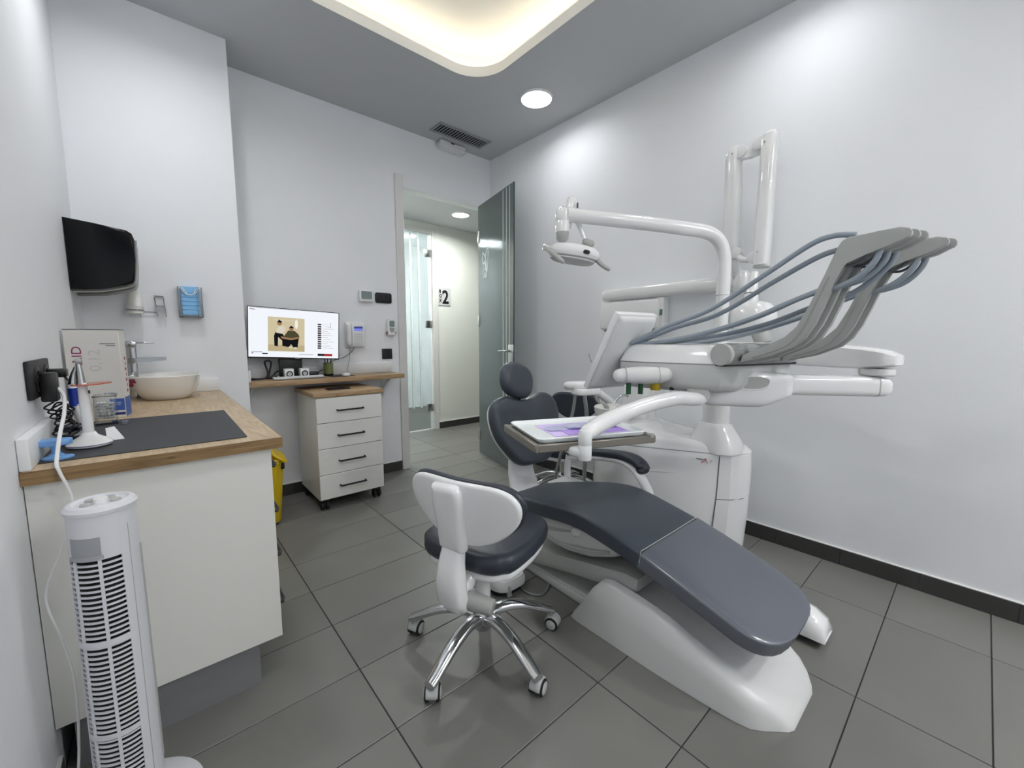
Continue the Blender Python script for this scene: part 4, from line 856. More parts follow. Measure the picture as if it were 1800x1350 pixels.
# ================================================================== FRONT STOOL
def stool(name, c, e, zs, label, sc=1.0, a0=198, back=True):
    """c centre of the star base, e the facing direction, zs seat height"""
    t = root(name, (c[0], c[1], 0), label, 'stool', 'dental stools')
    e = V((e[0], e[1], 0)).normalized(); nn = V((-e.y, e.x, 0)); c3 = V((c[0], c[1], 0))
    P3 = lambda a, b, z: c3+e*a+nn*b+V((0, 0, z))
    part('hub', lathe([(0, .085), (.030, .085), (.042, .10), (.044, .135), (.036, .160), (.028, .172), (.022, .176), (0, .176)], c3, n=36), M['alu'], t)
    for k in range(5):
        a = math.radians(a0+72*k); d = V((math.cos(a), math.sin(a), 0)); s = V((-d.y, d.x, 0))
        q = [(.022, .128, .024, .024), (.06, .142, .0245, .022), (.11, .143, .024, .019), (.17, .128, .0235, .018), (.23, .100, .023, .017), (.270, .079, .022, .016), (.290, .070, .020, .015)]
        secs = []
        for r_, z, w_, h_ in spl([(a*1.04, b, c, d_) for a, b, c, d_ in q], 4):
            cc = c3+d*r_+V((0, 0, z))
            secs.append([cc+s*(w_*math.copysign(abs(math.cos(u))**.8, math.cos(u)))+V((0, 0, h_*math.copysign(abs(math.sin(u))**.75, math.sin(u)) if math.sin(u) > 0 else h_*.75*math.sin(u))) for u in [2*PI*j/20 for j in range(20)]])
        part('leg', loft(secs), M['alu'], t, sm=50)
        w0 = c3+d*.289; sw_ = math.radians((35, -70, 130, 15, 80)[k]); dv = Matrix.Rotation(sw_, 3, 'Z') @ d; sv = V((-dv.y, dv.x, 0)); wc = w0-dv*.014
        hd = part('caster', merge(cyl(w0+V((0, 0, .045)), w0+V((0, 0, .078)), .0085, n=14), prism([(.030*math.cos(u), .030*math.sin(u)) for u in [PI*j/14 for j in range(15)]]+[(-.026, -.006), (.026, -.006)], .040, frame(wc+sv*.020+V((0, 0, .030)), dv, (0, 0, 1)), .004, 2)), M['caster'], t)
        for s_ in (-1, 1):
            part('wheel', lathe([(0, 0), (.020, 0), (.026, .002), (.0272, .006), (.0272, .011), (.022, .0135), (0, .0135)], wc+sv*(s_*.011)+V((0, 0, .0274)), sv*s_, 26), M['rubber'], hd)
            part('wheel_disc', lathe([(0, .0137), (.019, .0137), (.0205, .0152), (.018, .017), (0, .0175)], wc+sv*(s_*.011)+V((0, 0, .0274)), sv*s_, 26), M['caster'], hd)
    part('column', merge(cyl(c3+V((0, 0, .175)), c3+V((0, 0, zs-.16)), .0295, n=28, bev=.004), cyl(c3+V((0, 0, zs-.17)), c3+V((0, 0, zs-.085)), .022, n=24)), M['gloss'], t)
    sc0 = P3(.042, .0, zs)
    Ms = frame(sc0-V((0, 0, .038)), e, nn)
    o2 = []
    for u, v_ in superell(.212, .205, 4.0, 60): o2.append((u, v_*(1-.10*(u/.205 if u > 0 else 0)) * (1-.05*(1 if u < -.15 else 0))))
    part('seat', cushion(o2, .076, Ms, .034, .004), M['uphd'], t)
    part('seat_pan', cushion([(u*.93, v_*.93) for u, v_ in o2], .030, Ms @ Matrix.Translation((0, 0, -.046)), .012), M['gloss'], t)
    part('mechanism', box((-.09, -.06, -.03), (.09, .06, .02), .012, 2, frame(sc0-V((0, 0, .105)), e, nn)), M['gloss'], t)
    return t, e, nn, P3
t, e, nn, P3 = stool('dental_stool', (.880, 1.175), (.95, .30), .475, 'white backed dental stool with slate seat and five-star chrome base in front of the chair')
# back rest of the front stool
eb = V((.955, .295, 0)).normalized(); nb = V((-eb.y, eb.x, 0))
bc_ = V((.700, 1.045, .655)); tl = .16
bv = (V((0, 0, 1))*math.cos(tl)-eb*math.sin(tl)).normalized()
Mk = frame(bc_, -nb, bv)                                   # local z points away from the sitter
if Mk.to_3x3().col[2].dot(-eb) < 0: Mk = frame(bc_, nb, bv)
ob_ = [(0, .096), (.07, .097), (.13, .094), (.172, .080), (.197, .052), (.203, .016), (.190, -.024), (.160, -.062), (.115, -.097), (.058, -.122), (0, -.130)]
ob_ = ob_+[(-a, b) for a, b in ob_[::-1] if a > 0]
ob_ = [(a*1.09, b) for a, b in [p[:2] for p in spl(ob_+[ob_[0]], 3)][:-1]]
def bend(bm, k=.55):
    Mi = Mk.inverted()
    for v in bm.verts:
        q = Mi @ v.co; q.z -= k*q.x*q.x; v.co = Mk @ q
    return bm
part('backrest_pad', bend(cushion(ob_, .028, Mk @ Matrix.Translation((0, 0, -.008)), .013)), M['uphd'], t)
part('backrest_shell', bend(cushion([(a*.975, b*.968) for a, b in ob_], .022, Mk @ Matrix.Translation((0, 0, .012)), .010, .003)), M['gloss'], t)
lx = Mk.to_3x3().col[0]; rs = -.026 if lx.dot(V((.753, -.657, 0))) > 0 else .026
part('spine_panel', bend(cushion([p[:2] for p in spl([(-.050, .082), (0, .086), (.050, .082), (.060, .03), (.054, -.04), (.054, -.115), (.046, -.142), (0, -.145), (-.046, -.142), (-.054, -.115), (-.054, -.04), (-.060, .03), (-.050, .082)], 3)][:-1], .044, Mk @ Matrix.Translation((rs, 0, .030)), .020, .002), .55), M['gloss'], t)
sp0 = Mk @ V((rs, -.130, .028)); bl = Mk @ V((rs, -.08, .028))
part('back_arm', pad([(bl, lx, -eb, .036, .014, .014), (sp0, lx, -eb, .040, .020, .020), (sp0+V((0, 0, -.05))-eb*.012, lx, -eb, .044, .026, .026), (sp0+V((0, 0, -.11))-eb*.016, lx, -eb, .050, .034, .030), (sp0+V((0, 0, -.17))-eb*.012, lx, (-eb+V((0, 0, -.3))).normalized(), .050, .034, .034), (sp0+V((0, 0, -.205))+eb*.010, lx, (-eb+V((0, 0, -.8))).normalized(), .046, .030, .036), (sp0+V((0, 0, -.222))+eb*.045, lx, (-eb*.3+V((0, 0, -1))).normalized(), .036, .018, .028)], 3.4, 28), M['gloss'], t)
kz = sp0.z-.185; kc = V((sp0.x, sp0.y, kz))+eb*.02
part('tilt_arm', tube([kc+eb*.01, kc+eb*.09+V((0, 0, .055)), V((.865, 1.17, .372))], [.030, .026, .026], 14, 5), M['gloss'], t)
kd = (lx if lx.dot(V((.75, -.66, 0))) > 0 else -lx); kd = (kd+eb*.25).normalized()
part('tilt_knob', cyl(kc+kd*.030+V((0, 0, -.006)), kc+kd*.122+V((0, 0, -.018)), .030, .027, 28, .005), M['dialg'], t, 'grey tilt knob')

# ================================================================== ASSISTANT STOOL (behind the tray)
t2, e2, n2, P4 = stool('dental_stool', (2.28, 2.02), (-.95, -.30), .425, 'dark slate stool at the far side of the chair, half hidden by the instrument tray', a0=160)
b2 = P4(-.205, 0, .640)
Mk2 = frame(b2, (n2.x, n2.y, 0), (0, 0, 1))
if Mk2.to_3x3().col[2].dot(e2) < 0: Mk2 = frame(b2, -n2, (0, 0, 1))
part('backrest_pad', cushion([(a*.92, b*.95+.03) for a, b in ob_], .044, Mk2, .021), M['uphd'], t2)
part('backrest_shell', cushion([(a*.90, b*.93+.03) for a, b in ob_], .018, Mk2 @ Matrix.Translation((0, 0, -.030)), .009), M['gloss'], t2)
part('back_arm', tube([P4(-.24, 0, .60), P4(-.255, 0, .48), P4(-.235, 0, .36), P4(-.15, 0, .31), P4(-.06, 0, .315)], [.03, .03, .034, .03, .026], 14, 6, ell=(1, .6), upv=tuple(n2)), M['gloss'], t2)

# ================================================================== WATER UNIT (cuspidor cabinet + column)
wu = root('water_unit', (2.25, 1.1, 0), 'white glossy water unit cabinet with cuspidor bowl and column against the long wall', 'dental unit')
fp_ = [(1.93, 1.262), (2.218, .874), (2.262, .822), (2.33, .787), (2.40, .778), (2.452, .808), (2.475, .88), (2.48, 1.1), (2.46, 1.42), (2.38, 1.56), (2.22, 1.61), (2.05, 1.57), (1.945, 1.45), (1.915, 1.34)]
fc_ = (2.22, 1.20)
fsm = [p[:2] for p in spl(fp_+[fp_[0]], 4)][:-1]
def fpr(s, z, dz=0):
    out = []
    for x, y in fsm:
        d = max(0, min(1, (y-.85)/.55)); out.append(V((fc_[0]+(x-fc_[0])*s, fc_[1]+(y-fc_[1])*s, z+dz*d)))
    return out
part('cabinet', loft([fpr(.955, .0), fpr(.965, .03), fpr(.985, .2), fpr(1.0, .40, .01), fpr(.998, .53, .025), fpr(.990, .566, .030), fpr(.975, .572, .031), fpr(.2, .572, .031)]), M['gloss'], wu, sm=30)
part('top_cover', loft([fpr(.990, .575, .032), fpr(.978, .586, .040), fpr(.93, .605, .052), fpr(.80, .622, .060), fpr(.45, .632, .062), fpr(.05, .634, .063)]), M['gloss'], wu, sm=45)
def seam(P, r=.0018): return tube(P, r, 6, smooth=False)
part('panel_seam', merge(seam([(2.2185, .8735, .566), (2.216, .8745, .48), (2.214, .877, .35), (2.208, .885, .2), (2.200, .895, .03)], .0022), seam([(2.214, .876, .330), (2.258, .824, .330), (2.327, .789, .330), (2.399, .780, .330), (2.452, .810, .330)], .0018)), M['darkprint'], wu)
part('grip_groove', tube([(1.962, 1.225, .455), (2.02, 1.145, .462), (2.09, 1.052, .460), (2.14, .985, .452)], [.004, .010, .009, .003], 8, ell=(.4, 1)), M['satin'], wu)
# column
KX, KY = 2.315, .945
part('column_foot', loft([[V((KX+a*math.copysign(abs(math.cos(u))**q_, math.cos(u)), KY-.0+b*math.copysign(abs(math.sin(u))**q_, math.sin(u))+dy, z)) for u in [2*PI*j/40 for j in range(40)]] for a, b, dy, z, q_ in ((.128, .135, -.012, .578, .8), (.126, .133, -.012, .600, .8), (.108, .115, -.006, .655, .85), (.088, .09, 0, .705, .95), (.080, .08, 0, .722, 1), (.072, .072, 0, .727, 1), (.01, .01, 0, .727, 1))]), M['gloss'], wu)
part('column', lathe([(.068, .70), (.068, .868), (.0675, .870), (.0655, .872), (.0655, .876), (.068, .878), (.068, 1.04), (.060, 1.05), (0, 1.05)], (KX, KY, 0), n=44), M['gloss'], wu)
part('status_light', box((2.165, 1.085, .634), (2.190, 1.110, .6385), .002, 1), M['grey'], wu)
# logo on the cabinet side
lv = V((2.218-1.93, .874-1.262, 0)).normalized()
Fl = frame(V((2.148, .967, .545)), lv, (0, 0, 1))
Fl = Matrix.Translation(V((Fl.col[2][0], Fl.col[2][1], 0))*.004) @ Fl
text('anthos', .012, Fl @ Matrix.Translation((.0, .0, 0)) @ Matrix.Rotation(-.14, 4, 'Z'), M['darkprint'], wu, bold=.0003, xs=1.1)
part('red_emblem', merge(*[tube([Fl @ V(q) for q in qq], .0035, 6, smooth=False, ell=(1, .4)) for qq in (((.026, -.020, 0), (.040, -.010, 0), (.047, .004, 0)), ((.047, .004, 0), (.054, -.010, 0), (.059, -.020, 0)))]), M['red'], wu, 'red letter shaped emblem')
text('7', .026, Fl @ Matrix.Translation((.066, -.021, 0)) @ Matrix.Rotation(-.08, 4, 'Z'), M['dialg'], wu)
# cuspidor
tx, ty = 2.275, 1.395
part('cuspidor_tower', loft([[V((tx+a*u, ty+b*v_, z)) for u, v_ in superell(1, 1, 3.6, 40)] for a, b, z in ((.085, .100, .600), (.080, .095, .64), (.076, .090, .80), (.075, .088, .93), (.068, .080, .955), (.05, .06, .962), (.01, .01, .963))]), M['gloss'], wu)
part('bowl', lathe([(0, .655), (.045, .655), (.075, .668), (.098, .70), (.110, .745), (.113, .766), (.109, .770), (.100, .745), (.085, .705), (.05, .684), (0, .680)], (2.10, 1.47, 0), n=44), M['ceramic'], wu)
part('bowl_shelf', loft([[V((2.13+a*u, 1.45+b*v_, z)) for u, v_ in superell(1, 1, 2.6, 36)] for a, b, z in ((.14, .13, .630), (.15, .14, .638), (.15, .14, .648), (.13, .12, .654), (.02, .02, .655))]), M['gloss'], wu)
part('bowl_spout', tube([(2.225, 1.42, .82), (2.18, 1.44, .835), (2.14, 1.455, .825), (2.115, 1.465, .79)], .008, 10), M['chrome'], wu)
# assistant module
part('assistant_arm', tube([(2.26, 1.50, .70), (2.24, 1.60, .78), (2.16, 1.66, .845), (2.10, 1.69, .86)], .026, 16), M['gloss'], wu)
part('assistant_panel', loft([[V((2.09+a*u*.957+b*v_*.29, 1.67-a*u*.29+b*v_*.957, z)) for u, v_ in superell(1, 1, 4, 36)] for a, b, z in ((.085, .05, .825), (.092, .056, .833), (.092, .056, .856), (.086, .05, .866), (.01, .01, .867))]), M['gloss'], wu)
part('assistant_handle', tube([(1.985, 1.735, .884), (2.04, 1.70, .886), (2.12, 1.65, .886)], .026, 18, rounded=True, smooth=False), M['gloss'], wu)
for i, P in enumerate(([(2.045, 1.655, .860), (2.05, 1.645, .80), (2.065, 1.64, .70), (2.068, 1.64, .55), (2.06, 1.645, .30), (2.06, 1.65, .10)], [(2.115, 1.625, .86), (2.12, 1.61, .80), (2.14, 1.58, .755), (2.15, 1.56, .73)], [(2.025, 1.70, .86), (2.02, 1.72, .70), (1.985, 1.76, .50), (1.95, 1.80, .25), (1.97, 1.78, .08)])):
    part('suction_hose', tube(P, (.013, .011, .010)[i], 12), M['hose2'], wu)
part('hose_tip', tube([(2.135, 1.59, .775), (2.155, 1.565, .755), (2.165, 1.55, .735)], [.010, .016, .012], 12), M['dialg'], wu)
part('connector_block', box((2.00, 1.52, .555), (2.05, 1.60, .63), .006, 2), M['mblack'], wu)

# ================================================================== OPERATING LAMP
ol = root('operating_lamp', (KX, KY, 1.05), 'white operating lamp on a long bent arm rising from the unit column', 'lamp')
jx, jy = 1.572, 1.425
ad = V((jx-KX, jy-KY, 0)); AL = ad.length; ad.normalize(); K3 = V((KX, KY, 0))
pole = [K3+V((0, 0, z)) for z in (1.05, 1.2, 1.4, 1.55)]+[K3+ad*a+V((0, 0, z)) for a, z in ((.006, 1.615), (.026, 1.675), (.065, 1.715), (.12, 1.735), (.22, 1.746), (.45, 1.765), (AL-.02, 1.790))]
part('bent_arm', tube(pole, [.035]*4+[.035]*7, 24, 6), M['gloss'], ol)
part('arm_seam', merge(lathe([(.0352, 0), (.036, .001), (.036, .003), (.0352, .004)], K3+V((0, 0, 1.41)), n=32)), M['grey'], ol)
part('pole_slot', box((-.004, -.0365, 1.43), (.004, -.030, 1.52), .001, 1, Matrix.Translation(K3) @ Matrix.Rotation(.95, 4, 'Z')), M['darkprint'], ol)
J = V((jx, jy, 0))
part('swivel', lathe([(0, 1.655), (.016, 1.656), (.028, 1.672), (.034, 1.70), (.0345, 1.752), (.0335, 1.754), (.0335, 1.757), (.0345, 1.759), (.0345, 1.80), (.031, 1.815), (.018, 1.824), (0, 1.826)], J, n=36), M['gloss'], ol)
part('swivel_tip', lathe([(0, 1.6545), (.0165, 1.6555), (.0288, 1.672), (.0346, 1.698), (.0346, 1.7045), (.034, 1.705), (0, 1.705)], J, n=36), M['grey'], ol)
u_ = V((.753, -.657, 0)); v2 = V((.657, .753, 0))
part('yoke', tube([J+u_*.03+v2*.03+V((0, 0, 1.735)), J+u_*.035+v2*.035+V((0, 0, 1.80)), J+u_*.045+v2*.04+V((0, 0, 1.862)), J+u_*.05+v2*.045+V((0, 0, 1.872)), J+u_*.065+v2*.05+V((0, 0, 1.862)), J+u_*.075+v2*.05+V((0, 0, 1.79)), J+u_*.10+v2*.05+V((0, 0, 1.73)), J+u_*.125+v2*.05+V((0, 0, 1.668))], [.018, .020, .019, .018, .018, .016, .012, .010], 16, 5, ell=(1, 1)), M['gloss'], ol)
part('yoke_slot', box((-.0035, -.003, 0), (.0035, .003, .055), .001, 1, frame(J+u_*.078+v2*.030+V((0, 0, 1.80)), u_, v2)), M['darkprint'], ol)
hc = J+u_*.068+v2*.05+V((0, 0, 1.622))
part('yoke_joint', tube([J+u_*.125+v2*.05+V((0, 0, 1.672)), J+u_*.15+v2*.05+V((0, 0, 1.660))], [.018, .020], 14, rounded=True, smooth=False), M['grey'], ol)
part('yoke_stem', tube([J+u_*.128+v2*.05+V((0, 0, 1.668)), J+u_*.108+v2*.05+V((0, 0, 1.655)), J+u_*.118+v2*.05+V((0, 0, 1.628))], .006, 10), M['grey'], ol)
# head: flat, tilted down to the window side
hu = (u_-V((0, 0, .16))).normalized(); hv = v2; hn = hu.cross(hv)
Mh2 = frame(hc, hu, hv)
secs = []
for s, z in ((.30, .030), (.62, .028), (.84, .020), (.96, .006), (1.0, -.010), (.99, -.022), (.94, -.034), (.80, -.040), (.3, -.042)):
    secs.append([Mh2 @ V(((.128*s*u), .092*s*v_, z)) for u, v_ in superell(1, 1, 2.7, 48)])
part('head', loft(secs), M['white'], ol)
part('lens', loft([[Mh2 @ V(((.114*s*u-.004), .078*s*v_, z)) for u, v_ in superell(1, 1, 2.7, 40)] for s, z in ((1, -.0405), (.98, -.047), (.85, -.054), (.3, -.057))]), M['satin'], ol)
part('sensor', loft([[Mh2 @ V((.050+.017*u*s, -.084+.0*v_-d_, -.012+.010*v_*s)) for u, v_ in superell(1, 1, 2.6, 24)] for s, d_ in ((1, .0), (1, .008), (.8, .010))]), M['black'], ol)
part('handle', tube([Mh2 @ V(q) for q in ((-.150, -.020, -.006), (-.135, -.055, -.022), (-.100, -.085, -.050), (-.060, -.105, -.078))], [.014, .013, .012, .011], 14, rounded=True), M['grey'], ol)
part('handle', tube([Mh2 @ V(q) for q in ((.112, -.02, -.020), (.132, -.045, -.044), (.155, -.070, -.064), (.172, -.085, -.074))], [.013, .012, .011, .010], 14, rounded=True), M['grey'], ol)
part('handle_socket', merge(cyl(Mh2 @ V((-.160, -.014, -.004)), Mh2 @ V((-.105, -.004, -.010)), .015, n=18), cyl(Mh2 @ V((.098, -.004, -.012)), Mh2 @ V((.124, -.024, -.026)), .014, n=18)), M['white'], ol)

# ================================================================== DELIVERY UNIT
du_ = root('delivery_unit', (1.70, .72, 1.0), 'white dentist delivery unit with five grey whip arms and blue grey hoses over the chair', 'dental unit')
E1 = V((.957, -.291, 0)); E2 = V((.291, .957, 0))
A_ = V((1.561, .628, 0))
JX, JY = 2.055, .262
# articulated arms
part('upper_arm', loft([[V((x+px_*nx, y+px_*ny, z)) for px_, z in ((-w_, zc), (-w_*.95, zc+h_*.8), (-w_*.6, zc+h_), (w_*.6, zc+h_), (w_*.95, zc+h_*.8), (w_, zc), (w_*.95, zc-h_*.8), (w_*.6, zc-h_), (-w_*.6, zc-h_), (-w_*.95, zc-h_*.8))]
     for x, y, w_, zc, h_ in [(KX+(JX-KX)*s, KY+(JY-KY)*s, w_, zc, h_) for s, w_, zc, h_ in ((-.10, .05, 1.115, .030), (-.05, .075, 1.115, .045), (.1, .082, 1.115, .052), (.5, .075, 1.115, .048), (.85, .072, 1.113, .045), (.97, .070, 1.110, .040), (1.05, .055, 1.108, .030), (1.09, .030, 1.106, .018))]
     for nx, ny in [(-(JY-KY)/math.hypot(JX-KX, JY-KY), (JX-KX)/math.hypot(JX-KX, JY-KY))]]), M['gloss'], du_, sm=50)
part('arm_joint', lathe([(0, 1.045), (.050, 1.045), (.054, 1.050), (.054, 1.066), (.050, 1.072), (0, 1.072)], (JX, JY, 0), n=36), M['satin'], du_)
LA = V((1.690, .700, 0)); LB = V((JX+.012, JY-.015, 0)); ld = (LB-LA).normalized(); ln = V((-ld.y, ld.x, 0)); LL = (LB-LA).length
def armsec(s, w_, z0, z1, n=28, sq=5):
    c = LA+ld*s; zc = (z0+z1)/2; h_ = (z1-z0)/2
    return [c+ln*(w_*math.copysign(abs(math.cos(u))**(2/sq), math.cos(u)))+V((0, 0, zc+h_*math.copysign(abs(math.sin(u))**(2/sq), math.sin(u)))) for u in [2*PI*(j+.5)/n for j in range(n)]]
part('lower_arm', loft([armsec(.17, .046, .966, 1.042, sq=4)]+[armsec(s, .046, .966, 1.044, sq=4) for s in (.25, .35, .45, LL-.03)]+[armsec(LL-.004, .045, .968, 1.042, sq=4), armsec(LL+.012, .040, .976, 1.034, sq=3.6), armsec(LL+.020, .028, .988, 1.022, sq=3)]), M['gloss'], du_, sm=50)
part('arm_cap_ring', loft([armsec(LL-.032, .0466, .9655, 1.0448, sq=4), armsec(LL-.029, .0466, .9655, 1.0448, sq=4)], cap=False), M['grey'], du_)
part('arm_housing', loft([armsec(-.050, .04, .945, 1.045), armsec(-.046, .058, .925, 1.056), armsec(-.035, .063, .920, 1.060), armsec(0, .064, .918, 1.06), armsec(.10, .064, .917, 1.06), armsec(.155, .062, .918, 1.058), armsec(.19, .058, .927, 1.055), armsec(.235, .052, .947, 1.051), armsec(.262, .048, .960, 1.047), armsec(.268, .040, .97, 1.04)]), M['gloss'], du_, sm=50)
# grip recess in the housing side: raised lips around a hollow
gn = -ln if (-ln).dot(V((-1.0, -.9, 0))) > 0 else ln
Mg = frame(LA+ld*.095+gn*.0635+V((0, 0, 1.008)), ld, (0, 0, 1))
if Mg.to_3x3().col[2].dot(gn) < 0: Mg = frame(LA+ld*.095+gn*.0635+V((0, 0, 1.008)), -ld, (0, 0, 1))
sg_ = 1 if Mg.to_3x3().col[0].dot(ld) > 0 else -1
oo = [p[:2] for p in spl([(sg_*a, b) for a, b in ((-.082, -.012), (-.055, .016), (-.01, .030), (.05, .030), (.078, .018), (.070, -.008), (.03, -.019), (-.03, -.016), (-.082, -.012))], 5)][:-1]
part('grip_rim', tube([Mg @ V((a, b, .000)) for a, b in oo]+[Mg @ V((oo[0][0], oo[0][1], 0))], .0030, 8, smooth=False), M['gloss'], du_)
part('grip_hollow', cushion(oo, .006, Mg @ Matrix.Translation((0, 0, -.002)), .002), M['grey'], du_)
# head shell
def headloop(z, ins=0, sh=0):
    P = [A_+E1*.0+E2*.0, A_+E1*.395-E2*.0, A_+E1*.42+E2*.12, A_+E1*.40+E2*.34, A_+E1*.30+E2*.41, A_+E1*.08+E2*.405, A_-E1*.135+E2*.375, A_-E1*.165+E2*.33, A_-E1*.10+E2*.16]
    c = sum(P, V((0, 0, 0)))/len(P)
    Q = [p[:2] for p in spl([tuple((c+(p-c)*(1-ins)+E2*sh)[:2]) for p in P]+[tuple((c+(P[0]-c)*(1-ins)+E2*sh)[:2])], 4)][:-1]
    return [V((a, b, z)) for a, b in Q]
part('shell_seam', loft([headloop(1.0862, -.004), headloop(1.0892, -.004), headloop(1.0892, .05), headloop(1.0862, .05)], cap=False), M['dialg'], du_)
part('head_shell', loft([headloop(.976, .30), headloop(.977, .17), headloop(.981, .10), headloop(.992, .05), headloop(1.012, .02), headloop(1.05, .006), headloop(1.082, 0), headloop(1.0875, .01), headloop(1.0876, .5)]), M['shell'], du_, sm=45)
top_c = V((1.667, .80, 0))
part('top_cover', loft([headloop(1.0885, .005), headloop(1.093, .006), headloop(1.148, .115, .008), headloop(1.1545, .135, .009), headloop(1.158, .17, .01), headloop(1.162, .6, .02)]), M['gloss'], du_, sm=45)
# rear bar with film
b0, b1 = A_-E1*.020-E2*.012, A_+E1*.41-E2*.005
part('rear_bar', tube([b0+V((0, 0, 1.125)), b1+V((0, 0, 1.125))], .040, 28, smooth=False, ell=(1, .95)), M['satin'], du_)
part('bar_cap', tube([b0-E1*.004+V((0, 0, 1.125)), b0+E1*.004+V((0, 0, 1.125))], .0415, 28, smooth=False, ell=(1, .95)), M['grey'], du_)
part('bar_film', tube([b0+E1*(.02+.045*i)+V((0, 0, 1.125+.001*(i % 2))) for i in range(9)], [.0418+.0012*(i % 2) for i in range(9)], 22, 3, ell=(1, .95)), M['film'], du_)
part('whip_rail', box((-.010, -.022, 1.082), (.400, .020, 1.094), .002, 1, frame(A_, E1, E2)), M['mblack'], du_)
# whips
wp = [(.569, 1.125), (.504, 1.154), (.441, 1.183), (.408, 1.218), (.383, 1.284), (.350, 1.374), (.324, 1.454), (.314, 1.472), (.300, 1.481), (.232, 1.485), (.190, 1.489), (.176, 1.485), (.170, 1.470), (.173, 1.456), (.200, 1.440), (.255, 1.424), (.300, 1.409), (.309, 1.395), (.325, 1.345), (.344, 1.285), (.365, 1.225), (.386, 1.185), (.414, 1.156), (.484, 1.122), (.575, 1.098)]
def whip(s, dy, dz, nm):
    b = A_+E1*s
    bm = prism([(y-.628, z) for y, z in wp], .027, frame((b.x-.0135, b.y+dy, dz), (0, 1, 0), (0, 0, 1)), .0045, 2)
    o = part(nm, bm, M['whip'], du_)
    part('groove', tube([V((b.x-.0142, b.y+dy+y-.628, z+dz)) for y, z in ((.535, 1.118), (.48, 1.138), (.43, 1.165), (.395, 1.212), (.368, 1.285), (.338, 1.37))], .0022, 6), M['dialg'], o)
    part('roller', lathe([(0, 0), (.0125, 0), (.0140, .002), (.0140, .024), (.0125, .026), (0, .026)], (b.x-.0130, b.y+dy+.176-.628, 1.470+dz), (1, 0, 0), 20), M['whip'], o)
    part('spring_guide', tube([V((b.x, b.y+dy+y-.628, z+dz)) for y, z in ((.245, 1.432), (.265, 1.410), (.285, 1.400), (.308, 1.402))], .0040, 8), M['darkprint'], o)
    return o
offs = [(.022, .0), (.060, -.002), (.098, -.004), (.262, .010), (.300, .006)]
for s, dy in offs: whip(s, dy, 0, 'whip_arm')
# hoses: from the instruments at the front up to each whip head, looping back below it
for i, (s, dy) in enumerate(offs):
    b = A_+E1*s; X = b.x; k = b.y+dy-.628
    hi = (0, -.018, None, None, None)[i]
    if hi is not None:
        P = [(X-.05, 1.00+k*.6, 1.160), (X-.02, .86+k, 1.228+hi*.3), (X, .69+k, 1.292+hi), (X, .51+k, 1.403+hi*1.4), (X, .395+k, 1.476+hi*2), (X, .335+k, 1.493+hi*2), (X, .283+k, 1.486+hi)]
        part('hose', tube(P, .0085, 12, 8), M['hose'], du_)
    dz = (.0, .012, -.022, .0, .010)[i]
    P = [(X-.03, 1.00+k*.6, 1.155), (X-.01, .85+k, 1.174), (X, .70+k, 1.206+dz*.4), (X, .55+k, 1.252+dz*.8), (X, .44+k, 1.300+dz), (X+.004, .375+k, 1.326+dz), (X+.004, .315+k, 1.340+dz*.6), (X+.003, .268+k, 1.366), (X+.002, .236+k, 1.405), (X+.002, .225+k, 1.445)]
    part('hose', tube(P, .0085, 12, 8), M['hose'], du_)
    part('instrument', tube([(X-.055, 1.10+k*.6, 1.172), (X-.045, 1.06+k*.6, 1.168), (X-.03, 1.00+k*.6, 1.155)], [.007, .010, .0085], 12), M['grey'], du_)
# display with its hinge
q0 = V((1.446, 1.154, .968)); q1 = V((1.416, .982, 1.282)); sv_ = (q1-q0); SH = sv_.length; sv_.normalize()
sw_ = V((.985, -.17, 0)); sw_ = (sw_-sv_*sw_.dot(sv_)).normalized(); sn = sw_.cross(sv_)
Mq = frame(q0, sw_, sv_)
if sn.dot(V((-.3, -1, 0))) < 0: sn = -sn
zz = 1 if Mq.to_3x3().col[2].dot(sn) > 0 else -1
part('display_body', box((-.004, -.006, min(-zz*.016, zz*.012)), (.227, SH+.004, max(-zz*.016, zz*.012)), .0035, 2, Mq), M['white'], du_)
part('display_back', loft([[Mq @ V((x, y, zz*h_)) for x, y in rrect(.215-2*i_, SH-.012-2*i_, .012, 5, (.1125, SH/2+.002))] for i_, h_ in ((0, .0125), (.0, .016), (.006, .026), (.02, .030), (.06, .031))]), M['satin'], du_, sm=50)
part('display_screen', box((.010, .012, min(-zz*.0158, -zz*.0175)), (.215, SH-.012, max(-zz*.0158, -zz*.0175)), 0, 1, Mq), M['gblack'], du_)
part('display_hinge', tube([V((1.372, .930, 1.038)), V((1.42, .885, 1.040)), V((1.475, .835, 1.040)), V((1.500, .815, 1.042))], [.027, .033, .033, .030], 22, rounded=True), M['satin'], du_)
part('hinge_ring', merge(*[tube([p, p+d_*.003], .0340, 24, smooth=False) for p, d_ in ((V((1.385, .917, 1.0385)), V((.70, -.70, .02)).normalized()), (V((1.478, .8325, 1.0405)), V((.73, -.68, .03)).normalized()))]), M['grey'], du_)
part('display_pin', cyl((1.352, 1.055, 1.085), (1.342, 1.062, 1.120), .0022, n=8), M['dialg'], du_)
for (x, y), m_, r_ in (((1.395, .905), 'green', .0095), ((1.440, .880), 'green', .0095), ((1.490, .845), 'ygold', .019), ((1.535, .80), 'black', .009)):
    z1 = .992 if m_ != 'black' else .990
    part('flow_knob', lathe([(0, .965 if m_ == 'green' else .980), (r_, .965 if m_ == 'green' else .980), (r_*1.03, .985), (r_, z1+.02), (0, z1+.02)], (x, y, 0), n=16), M[m_], du_)
